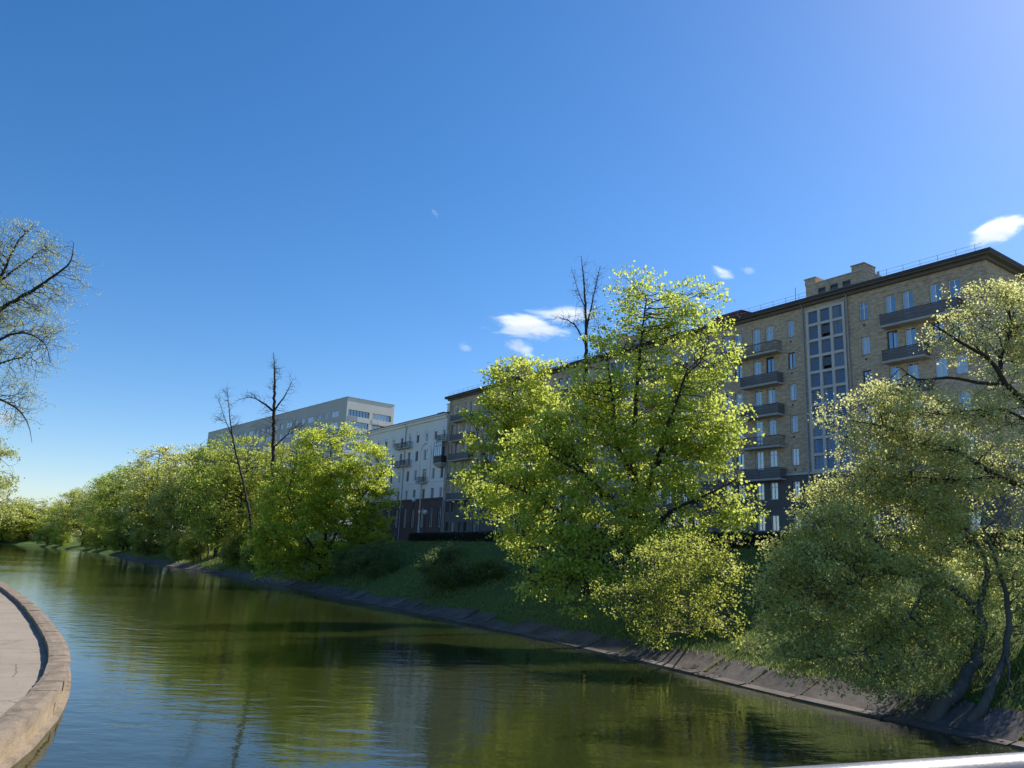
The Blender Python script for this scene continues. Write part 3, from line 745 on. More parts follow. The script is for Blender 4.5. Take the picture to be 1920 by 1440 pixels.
# ---- the white block
WX0, WX1, WZ = -101.0, -68.2, 28.75
wbk = empty('apartment_building', (P0[0], P0[1], 0), FROT)
tag(wbk, 'white plastered apartment block with arched top windows and dark stone ground floors', 'building')
wcols = [-97.9, -94.8, -91.6, -88.3, -84.9, -81.6, -78.6, -75.2, -72.0, -68.9 - 0.15]
wop, wop2 = [], []
for k, x in enumerate(wcols):
    for r, (z, h) in enumerate(((24.8, 1.4), (21.4, 1.8), (17.85, 1.85), (14.55, 1.6))):
        wide = 1.0 if not (k in (2, 7) and r in (1, 2)) else 1.5
        door = (r == 0 and k in (1, 4, 5, 7, 9)) or (r == 1 and k in (4, 5)) or (r == 2 and k in (2, 7))
        z2, h2 = (z - 0.6, h + 0.6) if door else (z, h)
        wop.append((x - wide / 2, x + wide / 2, z2, z2 + h2))
        o = window(wbk, x, z2, wide, h2, two=False, white=wr.random() < 0.5, sill=not door, y=0.2)
        if r == 0:                                # arched head: fan light above the opening
            n = 10; mb = MB()
            pts = [(x + 0.5 * math.cos(math.pi * i / n), z2 + h2 + 0.5 * math.sin(math.pi * i / n)) for i in range(n + 1)]
            mb.poly([(p[0], -0.012, p[1]) for p in pts]); mb.build('fanlight', M['glass'], wbk)
            mb = MB()
            for i in range(n):
                t0, t1 = math.pi * i / n, math.pi * (i + 1) / n
                P4 = [(x + rr * math.cos(t), z2 + h2 + rr * math.sin(t)) for t, rr in ((t0, 0.5), (t0, 0.66), (t1, 0.66), (t1, 0.5))]
                mb.hexa([(p[0], -0.005, p[1]) for p in P4], [(p[0], -0.07, p[1]) for p in P4])
            mb.build('arch_moulding', M['plaster_white'], wbk)
    for (z, h) in ((9.45, 3.3),):
        wop2.append((x - 0.55, x + 0.55, z, z + h)); window(wbk, x, z, 1.1, h, two=False, white=True, sill=False, y=0.2)
wall_grid(WX0, WX1, 14.3, WZ, wop).build('wall', M['plaster_white'], wbk)
wall_grid(WX0, WX1, GZ - 1.5, 14.3, wop2, -0.05, 0.33).build('base_wall', M['stone_dark'], wbk)
mb = MB(); mb.box(WX0, WX1, -0.2, -0.003, 14.1, 14.45); mb.build('belt_course', M['stone_dark'], wbk)
mb = MB(); mb.box(WX0, WX1, -0.09, -0.003, 17.25, 17.42); mb.build('belt_course', M['plaster_white'], wbk)
mb = MB(); mb.quad((WX0, 13, GZ - 1.5), (WX0, 0, GZ - 1.5), (WX0, 0, WZ), (WX0, 13, WZ)); mb.quad((WX1, 0, GZ - 1.5), (WX1, 13, GZ - 1.5), (WX1, 13, WZ), (WX1, 0, WZ))
mb.quad((WX1, 13, GZ - 1.5), (WX0, 13, GZ - 1.5), (WX0, 13, WZ), (WX1, 13, WZ)); mb.build('end_wall', M['plaster_white'], wbk)
mb = MB(); mb.box(WX0 - 0.5, WX1, -0.55, 13.4, WZ + 0.003, WZ + 0.25); mb.box(WX0 - 0.2, WX1, -0.28, -0.003, WZ - 0.5, WZ); mb.build('cornice', M['plaster_white'], wbk)
mb = MB(); mb.box(WX0 - 0.6, WX1, -0.65, 13.5, WZ + 0.255, WZ + 0.37); mb.build('eaves_gutter', M['roof'], wbk)
mb = MB(); z0 = WZ + 0.38; mb.poly([(WX0 - 0.5, -0.55, z0), (WX1, -0.55, z0), (WX1, 6.5, z0 + 1.4), (WX0 + 5, 6.5, z0 + 1.4)]); mb.poly([(WX1, 13.4, z0), (WX0 - 0.5, 13.4, z0), (WX0 + 5, 6.5, z0 + 1.4), (WX1, 6.5, z0 + 1.4)])
mb.poly([(WX0 - 0.5, 13.4, z0), (WX0 - 0.5, -0.55, z0), (WX0 + 5, 6.5, z0 + 1.4)]); mb.build('roof', M['roof'], wbk)
for (x, r) in ((-84.9, 0), (-81.6, 0), (-84.9, 1), (-81.6, 1), (-94.8, 0), (-75.2, 2), (-69.0, 0)):
    zf = (24.15, 20.75, 17.2)[r]; balcony(wbk, x - 1.2, x + 1.2, zf, zf + 1.0, 'bars', 0.9)
# glazed balcony
gb = empty('glazed_balcony'); gb.parent = wbk; gb.location = (-69.05, 0, 20.3)
mb = MB(); mb.box(-1.35, 1.35, -1.1, -0.004, -0.2, 0.0); mb.box(-1.35, 1.35, -1.1, -0.004, 3.55, 3.65); mb.hexa([(-0.9, -0.6, -0.7), (0.9, -0.6, -0.7), (0.9, -0.004, -0.7), (-0.9, -0.004, -0.7)], [(-1.3, -1.05, -0.205), (1.3, -1.05, -0.205), (1.3, -0.004, -0.205), (-1.3, -0.004, -0.205)]); mb.build('slab', M['balcony_slab'], gb)
mb = MB(); mb.box(-1.33, 1.33, -1.08, -1.03, 0.0, 1.2); mb.box(-1.33, -1.28, -1.025, -0.01, 0.0, 1.2); mb.box(1.28, 1.33, -1.025, -0.01, 0.0, 1.2); mb.build('railing', M['iron'], gb)
mb = MB(); 
for x in (-1.31, -0.65, 0, 0.65, 1.31): mb.box(x - 0.03, x + 0.03, -1.08, -1.02, 1.203, 3.55)
mb.box(-1.33, 1.33, -1.075, -1.025, 2.9, 2.96); mb.build('mullion', M['iron'], gb)
for x in (-0.98, -0.325, 0.325, 0.98): link('pane', pane_mesh(0.58, 2.3), None, gb, (x, -1.05, 1.22))
# relief arches over the wide windows
for x in (-91.6, -75.2):
    mb = MB(); n = 16
    for i in range(n):
        t0, t1 = math.pi * i / n, math.pi * (i + 1) / n
        P4 = [(x + rr * math.cos(t), 22.6 + rr * math.sin(t)) for t, rr in ((t0, 1.75), (t0, 2.1), (t1, 2.1), (t1, 1.75))]
        mb.hexa([(p[0], -0.005, p[1]) for p in P4], [(p[0], -0.16, p[1]) for p in P4])
    for s in (-1, 1): mb.box(x + s * 1.92 - 0.18, x + s * 1.92 + 0.18, -0.16, -0.005, 17.45, 22.6)
    mb.build('relief_arch', M['plaster_white'], wbk)
for x in (-84.1 + 0.85, -99.9): mb = MB(); mb.tube([(x, -0.55, WZ), (x, -0.14, WZ - 0.6), (x, -0.14, GZ - 0.5)], 0.08, 8); mb.build('drainpipe', M['zinc'], wbk, smooth=True)
mb = MB(); mb.box(-70.6, -69.2, 1.2, 2.6, 29.2, 31.0); mb.box(-70.75, -69.05, 1.05, 2.75, 31.003, 31.15); mb.build('chimney', M['plaster_white'], wbk)
mb = MB(); mb.box(-75.5, -73.2, 2.0, 3.8, 29.3, 30.2); mb.build('roof_hatch', M['roof'], wbk)

# ---- grey panel slab behind
c1 = P0 + FD * 136.7 + FN * 10.0
c2 = atz(390.9, 811.0, 43.4)[:2]
td = (c2 - c1); TL = float(np.linalg.norm(td)); td = td / TL
tw = empty('apartment_tower', (c1[0], c1[1], 0), math.atan2(-td[1], -td[0]))
tag(tw, 'tall grey concrete panel slab with strip balconies on its end wall', 'building')
TZ, TD, FH = 43.3, 14.0, 2.95
mb = MB(); op = []; 
nfl = 11
for r in range(nfl):
    z = TZ - 4.6 - r * FH
    x = -2.6
    k = 0
    while x > -TL + 6:
        w = 2.2 if k % 3 else 4.2
        op.append((x - w - 1.6, x - 1.6, z, z + 1.5)); x -= w + 1.75; k += 1
op = [(a_, b_, c_, d_) for a_, b_, c_, d_ in op if a_ > -TL + 1]
wall_grid(-TL, 0, GZ - 1.5, TZ, op, 0, 0.3).build('wall', M['panel'], tw)
for a_, b_, c_, d_ in op[:]:
    if a_ > -130: window(tw, (a_ + b_) / 2, c_, b_ - a_, d_ - c_, two=False, sill=False, y=0.12)
mb = MB(); mb.box(-TL + 0.05, -0.05, 0.30, 0.34, GZ, TZ - 1); mb.build('inner_wall', M['glass_dark'], tw)
# end wall with loggias
mb = MB(); bands = []
eo = []
for r in range(nfl):
    z = TZ - 3.1 - r * FH
    eo.append((0.5, 6.7, z - 1.6, z)); eo.append((7.6, 13.3, z - 1.6, z))
g = wall_grid(0, TD, GZ - 1.5, TZ, eo, 0, 1.2)
for v in range(len(g.v)):
    x, y, z = g.v[v]; g.v[v] = (0 - y, x, z)
g.build('end_wall', M['panel_light'], tw)
mb = MB(); mb.quad((0, TD, GZ - 1.5), (-TL, TD, GZ - 1.5), (-TL, TD, TZ), (0, TD, TZ)); mb.quad((-TL, TD, GZ - 1.5), (-TL, 0, GZ - 1.5), (-TL, 0, TZ), (-TL, TD, TZ)); mb.quad((-TL, 0, TZ - 0.4), (0, 0, TZ - 0.4), (0, TD, TZ - 0.4), (-TL, TD, TZ - 0.4)); mb.build('rear_wall', M['panel'], tw)
mb = MB(); mb.box(-TL - 0.1, 0.1, -0.1, 0.2, TZ + 0.003, TZ + 0.12); mb.box(-0.2, 0.1, 0.203, TD + 0.1, TZ + 0.003, TZ + 0.12); mb.build('roof_coping', M['zinc'], tw)
er = random.Random(4)
for k, (a_, b_, c_, d_) in enumerate(eo):
    o = link('loggia_glazing', pane_mesh(b_ - a_, 1.55), None, tw, (-0.45 if er.random() < 0.6 else -1.0, (a_ + b_) / 2, c_ + 0.02)); o.rotation_euler = (0, 0, math.pi / 2)
    mb = MB(); n = int((b_ - a_) / 0.85)
    for i in range(1, n): y = a_ + (b_ - a_) * i / n; mb.box(-0.42, -0.36, y - 0.035, y + 0.035, c_, d_ - 0.003)
    mb.build('loggia_mullion', M['frame_white'] if k % 3 else M['frame_brown'], tw)
    mb = MB(); x = er.choice([(0.0, 0.45), (0.5, 1.0), (0, 1)]); mb.box(0.003, 0.05, a_ + (b_ - a_) * x[0], a_ + (b_ - a_) * x[1], c_ - 1.15, c_ - 0.05); mb.build('loggia_parapet', er.choice([M['panel_light'], M['frame_brown'], M['panel_light'], M['zinc']]), tw)
mb = MB()
for x in np.linspace(-TL + 3, -3, 26): mb.box(x - 0.03, x + 0.03, 0.4, 0.46, TZ, TZ + 0.7)
mb.build('roof_posts', M['zinc'], tw)

# ---- pale house far off between the trees
hp = at(88, 972, 520); 
fh = empty('distant_house', (hp[0], hp[1], 3.4), R(20))
tag(fh, 'small pale house with dark roof far off between the trees', 'house')
wall_grid(-6, 6, -2, 16, [(x - 0.7, x + 0.7, z, z + 2.2) for x in (-4, 0, 4) for z in (2, 7, 12)]).build('wall', M['plaster_white'], fh)
for x in (-4, 0, 4):
    for z in (2, 7, 12): window(fh, x, z, 1.4, 2.2, two=False, sill=False)
mb = MB(); mb.quad((-6, 10, -2), (-6, 0, -2), (-6, 0, 16), (-6, 10, 16)); mb.quad((6, 0, -2), (6, 10, -2), (6, 10, 16), (6, 0, 16)); mb.quad((6, 10, -2), (-6, 10, -2), (-6, 10, 16), (6, 10, 16)); mb.build('end_wall', M['plaster_white'], fh)
mb = MB(); mb.poly([(-6.6, -0.6, 16.01), (6.6, -0.6, 16.01), (6.6, 5, 19.5), (-6.6, 5, 19.5)]); mb.poly([(6.6, 10.6, 16.01), (-6.6, 10.6, 16.01), (-6.6, 5, 19.5), (6.6, 5, 19.5)]); mb.poly([(-6.6, 10.6, 16.01), (-6.6, -0.6, 16.01), (-6.6, 5, 19.5)]); mb.poly([(6.6, -0.6, 16.01), (6.6, 10.6, 16.01), (6.6, 5, 19.5)]); mb.build('roof', M['roof'], fh)

# ------------------------------------------------------------------ street furniture
def street_xy(u, off):
    """point on the street seen in direction u, off metres before the facade plane"""
    d = _fw * FPX + _right * (u - 960) + _up * (720 - 985)
    n3 = np.array([FN[0], FN[1], 0]); q = np.array([P0[0], P0[1], EYE]) - n3 * off
    t = ((q - _C) @ n3) / (d @ n3); return (_C + d * t)[:2]
p = street_xy(785, 9.0)
sl = empty('street_lamp', (p[0], p[1], GZ), FROT); tag(sl, 'pale double-armed street lamp post in front of the white block', 'street lamp')
mb = MB(); mb.tube([(0, 0, -0.3), (0, 0, 1.2), (0, 0, 9.3)], [0.16, 0.13, 0.08], 10); mb.build('pole', M['lamp_white'], sl, smooth=True)
for s in (-1, 1):
    mb = MB(); mb.tube([(0, 0, 9.0), (s * 0.8, 0, 9.45), (s * 1.9, 0, 9.6)], 0.045, 6); mb.build('arm', M['zinc'], sl, smooth=True)
    mb = MB(); mb.hexa([(s * 1.8 - 0.3, -0.12, 9.5), (s * 1.8 + 0.3, -0.12, 9.5), (s * 1.8 + 0.3, 0.12, 9.5), (s * 1.8 - 0.3, 0.12, 9.5)], [(s * 1.8 - 0.22, -0.07, 9.66), (s * 1.8 + 0.22, -0.07, 9.66), (s * 1.8 + 0.22, 0.07, 9.66), (s * 1.8 - 0.22, 0.07, 9.66)]); mb.build('lamp_head', M['zinc'], sl)
def disc(mb, x, y, z, r, th=0.03, n=20):
    a = [(x + r * math.cos(2 * math.pi * i / n), z + r * math.sin(2 * math.pi * i / n)) for i in range(n)]
    mb.poly([(q[0], y, q[1]) for q in a]); mb.poly([(q[0], y + th, q[1]) for q in reversed(a)])
    for i in range(n):
        j = (i + 1) % n; mb.quad((a[i][0], y, a[i][1]), (a[i][0], y + th, a[i][1]), (a[j][0], y + th, a[j][1]), (a[j][0], y, a[j][1]))
    return mb
for nm, dx, z, col_, lab in (('road_sign', 0.35, 5.0, 'sign_red', 'upper round road sign fixed to the double-armed lamp post'), ('road_sign', 0.55, 1.75, 'sign_blue', 'lower round road sign fixed to the double-armed lamp post')):
    o = empty(nm, (p[0], p[1], GZ), FROT); tag(o, lab, 'road sign', 'round road signs on the lamp post')
    disc(MB(), dx, -0.24, z, 0.42).build('rim', M[col_], o); disc(MB(), dx, -0.253, z, 0.31, 0.01).build('face', M['lamp_white'], o)
    mb = MB(); mb.box(0.0, dx, -0.205, -0.17, z - 0.03, z + 0.03); mb.box(-0.04, 0.04, -0.17, 0.0, z - 0.03, z + 0.03); mb.build('bracket', M['zinc'], o)
for u, lab in ((773, 'globe lantern on a thin post left of the double-armed lamp'), (796, 'globe lantern on a thin post right of the double-armed lamp')):
    q = street_xy(u, 7.0); o = empty('globe_lantern', (q[0], q[1], GZ)); tag(o, lab, 'lantern', 'globe lanterns before the white block')
    h = 7.2 if u == 773 else 5.1
    mb = MB(); mb.tube([(0, 0, -0.3), (0, 0, h - 0.3)], 0.05, 8); mb.build('post', M['iron'], o, smooth=True)
    mb = MB(); rr = 0.38; mb.tube([(0, 0, h - rr * math.cos(t)) for t in np.linspace(0.15, math.pi - 0.15, 9)], [rr * math.sin(t) for t in np.linspace(0.15, math.pi - 0.15, 9)], 14); mb.build('globe', M['lamp_white'], o, smooth=True)

# ------------------------------------------------------------------ bridge under the camera and its handrail
ra = atz(1500, 1440, 4.52); rb = atz(1920, 1413, 4.52)
rd = (rb - ra)[:2]; rd /= np.linalg.norm(rd); rn = np.array([-rd[1], rd[0]])
if rn @ np.array([0, 1]) < 0: rn = -rn
def rp(s, t, z): q = ra[:2] + rd * s + rn * t; return (q[0], q[1], z)
mt, nt, b = mat_new('painted_rail'); b.inputs['Base Color'].default_value = (0.55, 0.57, 0.62, 1); b.inputs['Metallic'].default_value = 0.0; b.inputs['Roughness'].default_value = 0.45
n_ = noise(nt, coords(nt), 60, 4, 0.7); bump(nt, b, n_, 0.25, 0.004)
cr = ramp(nt, [(0.3, (0.06, 0.065, 0.085)), (0.7, (0.12, 0.125, 0.15))], noise(nt, coords(nt), 14, 5, 0.7)); nt.links.new(cr.outputs[0], b.inputs['Base Color'])
M['rail'] = mt
rl = empty('bridge_railing', rp(0, -0.05, 3.4)); tag(rl, 'pale painted metal bridge handrail in the lower right corner', 'railing')
def rloc(s, t, z): q = rp(s, t, z); return (q[0] - rl.location[0], q[1] - rl.location[1], q[2] - rl.location[2])
mb = MB(); mb.tube([rloc(s, -0.05, 4.487) for s in np.linspace(-6, 25, 32)], 0.05, 16); mb.build('handrail', M['rail'], rl, smooth=True)
for s in np.arange(-5.7, 25, 1.9): mb = MB(); mb.tube([rloc(s, -0.05, 3.4), rloc(s, -0.05, 4.43)], 0.03, 8); mb.build('post', M['rail'], rl, smooth=True)
for z in (3.6, 3.85, 4.1): mb = MB(); mb.tube([rloc(s, -0.05, z) for s in np.linspace(-6, 25, 5)], 0.014, 6); mb.build('bar', M['rail'], rl, smooth=True)
mb = MB(); q = [rp(-30, 0.12, 0), rp(40, 0.12, 0), rp(40, -9, 0), rp(-30, -9, 0)]
mb.hexa([(x, y, 2.6) for x, y, _ in q][::-1], [(x, y, 3.4) for x, y, _ in q][::-1]); tag(mb.build('bridge_deck', M['concrete_trim']), kind='structure')

# ------------------------------------------------------------------ trees
def tube_segs(P, Q, r0, r1, sides):
    """separate tapered tubes, all at once"""
    n = len(P); d = Q - P; L = np.linalg.norm(d, axis=1, keepdims=True); d = d / np.maximum(L, 1e-6)
    ref = np.where(np.abs(d[:, 2:3]) < 0.9, np.array([[0, 0, 1.]]), np.array([[1., 0, 0]]))
    x = np.cross(d, ref); x /= np.linalg.norm(x, axis=1, keepdims=True); y = np.cross(x, d)
    P = P - d * r0[:, None] * 0.3; Q = Q + d * r1[:, None] * 0.3
    a = np.arange(sides) * 2 * math.pi / sides
    ring = x[:, None, :] * np.cos(a)[None, :, None] + y[:, None, :] * np.sin(a)[None, :, None]
    V = np.concatenate([P[:, None, :] + ring * r0[:, None, None], Q[:, None, :] + ring * r1[:, None, None]], 1).reshape(-1, 3)
    k = np.arange(sides); k2 = (k + 1) % sides
    f = np.stack([k, k2, k2 + sides, k + sides], 1)
    F = (np.arange(n) * 2 * sides)[:, None, None] + f[None]
    return V, F.reshape(-1, 4)

def grow_tree(base, scaff, tips, rtip=0.012, expo=0.44, seed=0, wig=0.12, lift=0.0):
    """scaff: list of polylines [(point, radius), ...]; every tip hangs on the nearest scaffold node by a forking branch"""
    rg = np.random.default_rng(seed)
    S = []                                             # segments
    nodes, nrad, ndir = [], [], []
    for pl in scaff:
        P = np.array([np.asarray(q[0], float) for q in pl]); rr = np.array([q[1] for q in pl])
        C = catmull(P, 0.4)
        cl = np.concatenate([[0], np.cumsum(np.linalg.norm(np.diff(C, axis=0), axis=1))]); pll = np.concatenate([[0], np.cumsum(np.linalg.norm(np.diff(P, axis=0), axis=1))])
        RR = np.interp(cl / cl[-1], pll / pll[-1], rr)
        C[1:-1] += rg.normal(0, 1, (len(C) - 2, 3)) * (RR[1:-1, None] * 0.25)
        for i in range(len(C) - 1): S.append((C[i], C[i + 1], RR[i], RR[i + 1]))
        for i in range(len(C)):
            nodes.append(C[i]); nrad.append(RR[i]); d = C[min(i + 1, len(C) - 1)] - C[max(i - 1, 0)]; ndir.append(d / (np.linalg.norm(d) + 1e-9))
    nodes = np.array(nodes); nrad = np.array(nrad); ndir = np.array(ndir)
    ok = nodes[:, 2] > base[2] + 0.2 * (nodes[:, 2].max() - base[2])
    if ok.sum() < 3: ok[:] = True
    NI = np.where(ok)[0]
    d = tips[:, None, :] - nodes[NI][None]; D = np.linalg.norm(d, axis=2)
    along = (d * ndir[NI][None]).sum(2) / (D + 1e-6)
    cost = D * (1.25 - 0.45 * along) + rg.normal(0, 0.25, D.shape)
    own = NI[np.argmin(cost, axis=1)]
    stack = []
    for k in np.unique(own):
        idx = np.where(own == k)[0]
        r = min(nrad[k] * 0.8, rtip * len(idx) ** expo * 1.1)
        stack.append((nodes[k], ndir[k], idx, max(r, rtip)))
    while stack:
        p, dr, idx, r = stack.pop()
        n = len(idx)
        c = tips[idx].mean(0)
        if n == 1: 
            q = tips[idx[0]]
        else:
            q = p + (c - p) * rg.uniform(0.28, 0.5)
        L = np.linalg.norm(q - p)
        if L < 0.02 and n > 1: q = q + rg.normal(0, 0.05, 3); L = 0.05
        m1 = p + (q - p) * 0.5 + dr * L * 0.12 + rg.normal(0, wig, 3) * L * 0.6 + np.array([0, 0, lift * L])
        re = max(rtip * 0.6, min(r * 0.92, rtip * n ** expo)) if n > 1 else rtip * 0.4
        rm = (r + re) / 2
        S.append((p, m1, r, rm)); S.append((m1, q, rm, re))
        if n > 1:
            T = tips[idx] - c
            w = (q - p); w = w / (np.linalg.norm(w) + 1e-9)
            if n > 2:
                cov = T.T @ T; ev, vec = np.linalg.eigh(cov); ax = vec[:, 2] + rg.normal(0, 0.35, 3)
            else: ax = T[0]
            pr = T @ ax; fr = rg.uniform(0.3, 0.7)
            o = np.argsort(pr); k = min(max(1, int(round(n * fr))), n - 1)
            nd = (q - m1); nd = nd / (np.linalg.norm(nd) + 1e-9)
            for part in (idx[o[:k]], idx[o[k:]]):
                stack.append((q, nd, part, max(rtip * 0.6, min(re, rtip * len(part) ** expo))))
    P = np.array([s[0] for s in S]); Q = np.array([s[1] for s in S]); r0 = np.array([s[2] for s in S]); r1 = np.array([s[3] for s in S])
    return P, Q, r0, r1

def leaves(centers, per, spread, size, seed, up=0.35, droop=0.0, aspect=0.75):
    rg = np.random.default_rng(seed); n = len(centers) * per
    c = np.repeat(centers, per, 0) + rg.normal(0, 1, (n, 3)) * np.array(spread)
    ax = rg.normal(0, 1, (n, 3)); ax[:, 2] -= droop; ax /= np.linalg.norm(ax, axis=1, keepdims=True)
    nr = rg.normal(0, 1, (n, 3)); nr[:, 2] += up * 2.2; sd = np.cross(nr, ax); sd /= (np.linalg.norm(sd, axis=1, keepdims=True) + 1e-9)
    nn = np.cross(ax, sd)
    s = size * rg.uniform(0.6, 1.3, (n, 1)); h = s * aspect * 0.5
    fold = nn * s * rg.uniform(0.05, 0.22, (n, 1))
    V = np.stack([c - ax * s * 0.5, c + sd * h + fold + ax * s * 0.05, c + ax * s * 0.5, c - sd * h + fold + ax * s * 0.05], 1).reshape(-1, 3)
    k = np.arange(n)[:, None] * 4
    F = np.concatenate([k + np.array([[0, 1, 2]]), k + np.array([[0, 2, 3]])], 1).reshape(-1, 3)
    return V, F

def sample_blobs(blobs, n, clumps, csig, seed, shell=0.55, share=0.9):
    """tips gathered in clumps spread through ellipsoids (centre, rx, ry, rz, weight)"""
    rg = np.random.default_rng(seed)
    vol = np.array([b[1] * b[3] * b[4] * b[2] ** 0.4 for b in blobs]); vol = vol / vol.sum()
    def pts(k):
        w = rg.choice(len(blobs), k, p=vol); d = rg.normal(0, 1, (k, 3)); d /= np.linalg.norm(d, axis=1, keepdims=True)
        rr = rg.uniform(0, 1, k) ** (1 / 3.) * (1 - shell) + shell * rg.uniform(0.72, 1.0, k)
        c = np.array([blobs[i][0] for i in w]); r = np.array([[blobs[i][1], blobs[i][2], blobs[i][3]] for i in w])
        return c + d * rr[:, None] * r
    cc = pts(clumps); per = int(n * share / clumps)
    out = [np.repeat(cc, per, 0) + rg.normal(0, 1, (clumps * per, 3)) * np.array([csig, csig, csig * 0.5]), pts(n - clumps * per)]
    return np.concatenate(out)

def px_blob(u, v, ru, rv, Y, dep=1.0, w=1.0, rx_depth=None):
    k = Y / FPX * 1.03
    return (at(u, v, Y), ru * k, (rx_depth if rx_depth else ru * k * dep), rv * k, w)

def tree(name, label, cat, base, scaff, tips, per, spread, size, leafmat, barkmat='bark', seed=0, rtip=0.012, expo=0.44, group=None, sides=6, wig=0.12, up=0.35, droop=0.0, keep=1.0, aspect=0.75, lift=0.0):
    base = np.asarray(base, float)
    root = empty(name, tuple(base)); tag(root, label, cat, group)
    P, Q, r0, r1 = grow_tree(base, scaff, tips, rtip, expo, seed, wig, lift)
    P = P - base; Q = Q - base
    big = r0 > 0.045
    parts = []
    nv = 0; Vs, Fs = [], []
    for msk, sd in ((big, 9), (~big, 4)):
        if msk.sum() == 0: continue
        V, F = tube_segs(P[msk], Q[msk], r0[msk], r1[msk], sd); Vs.append(V); Fs.append(F + nv); nv += len(V)
    link('trunk', np_mesh('trunk', np.concatenate(Vs), np.concatenate(Fs), True), M[barkmat], root)
    if per > 0:
        rg = np.random.default_rng(seed + 99); tp = tips if keep >= 1 else tips[rg.random(len(tips)) < keep]
        V, F = leaves(tp - base, per, spread, size, seed + 5, up, droop, aspect)
        link('crown', np_mesh('crown', V, F), M[leafmat], root)
    return root
def gbase(u, Y, dz=0.0):
    q = at(u, 1040, Y); return np.array([q[0], q[1], ground_z(q[0], q[1]) - 0.15 + dz])

# ---- big maple in the middle
mY = 50.0
b0 = gbase(1197, mY)
bl = [px_blob(*q[:4], mY + q[4], 0.42, q[5]) for q in (
    (1230, 572, 92, 76, 1, .65), (1180, 640, 78, 58, 0, .8), (1290, 660, 92, 88, 0, .8), (1130, 690, 60, 52, -1, .8), (1330, 585, 46, 56, 2, .5), (1305, 780, 92, 92, -1, 1),
    (1200, 760, 108, 86, 0, .8), (1090, 785, 74, 72, 0, .9), (1325, 870, 78, 76, -1, 1), (1230, 870, 108, 78, -1, .8), (1120, 870, 108, 78, -1, .9), (1010, 870, 88, 72, 0, 1),
    (940, 905, 66, 48, 1, 1), (1345, 950, 62, 50, -2, 1), (1260, 960, 98, 56, -2, .8), (1140, 960, 108, 62, -2, .9), (1030, 965, 86, 52, -2, 1), (1060, 1040, 72, 62, -4, 1),
    (1150, 1050, 88, 56, -4, .8), (1090, 1110, 66, 48, -5, 1), (1240, 1035, 88, 46, -4, .7), (985, 1010, 55, 45, -1, 1), (1020, 1085, 45, 45, -4, 1), (1165, 1115, 60, 45, -5, .9), (905, 935, 45, 38, 2, 1), (1040, 830, 60, 55, -1, .9), (1000, 920, 60, 50, -1, .8), (1060, 745, 35, 45, 0, .6))]
tips = sample_blobs(bl, 3500, 450, 0.5, 21, 0.35, 0.8)
tips = tips[tips[:, 2] > np.array([ground_z(x, y) + 0.3 for x, y in tips[:, :2]])]
S_ = lambda *a: [(at(u, v, Y), r) for u, v, Y, r in a]
sc_m = [[(b0, 0.36)] + S_((1197, 1060, 50, .33), (1193, 990, 50, .30), (1190, 930, 50, .27), (1188, 850, 50, .2), (1192, 760, 50, .14), (1200, 660, 50, .09), (1212, 560, 50.5, .04)),
        S_((1194, 1000, 50, .26), (1212, 930, 49.5, .19), (1235, 850, 49, .14), (1262, 770, 48.5, .10), (1290, 690, 48, .05)),
        S_((1190, 900, 50, .2), (1160, 840, 49.5, .13), (1150, 760, 49, .09), (1140, 680, 49, .05)),
        S_((1192, 980, 50, .22), (1140, 930, 49, .15), (1085, 885, 48.5, .11), (1030, 850, 48, .06)),
        S_((1196, 1040, 50, .22), (1130, 1000, 49, .14), (1060, 965, 49, .10), (1000, 930, 49, .07), (930, 900, 50, .03)), S_((1130, 930, 49, .12), (1070, 860, 49, .08), (1010, 830, 49.5, .04)),
        S_((1197, 1010, 50, .2), (1260, 960, 48.5, .13), (1320, 930, 47.5, .08), (1380, 900, 47, .04)),
        S_((1197, 1075, 50, .2), (1140, 1060, 48, .12), (1085, 1075, 46, .07), (1060, 1110, 45, .04)),
        S_((1225, 880, 49.2, .14), (1280, 830, 50, .09), (1330, 790, 51, .05))]
tree('maple_tree', 'large bright green maple tree on the bank before the brick block', 'tree', b0, sc_m, tips, 15, (0.30, 0.30, 0.12), 0.20, 'leaf_maple', aspect=0.9, seed=1, rtip=0.013, up=0.5)

# ---- maple behind on the left
b0 = gbase(1000, 64)
bl = [px_blob(u, v, ru, rv, 62, 0.7, w) for u, v, ru, rv, w in ((965, 730, 62, 62, 1), (925, 810, 50, 70, 1), (985, 820, 70, 80, 0.8), (905, 905, 42, 45, 0.9), (950, 920, 60, 50, 0.7), (1025, 715, 30, 45, 0.5), (1010, 790, 60, 65, .8), (990, 980, 55, 45, .8))]
tips = sample_blobs(bl, 1400, 170, 0.5, 31)
tree('maple_tree', 'smaller maple tree left of and behind the large maple', 'tree', b0,
     [[(b0, .15)] + S_((985, 1010, 63, .15), (960, 900, 62, .16), (955, 820, 62, .1), (962, 720, 62, .04)), S_((961, 950, 62, .14), (925, 880, 61, .08), (905, 850, 61, .04)), S_((960, 900, 62, .12), (990, 820, 62.5, .07), (1015, 740, 63, .03))],
     tips, 15, (0.28, 0.28, 0.12), 0.23, 'leaf_maple', aspect=0.9, seed=2, up=0.5)

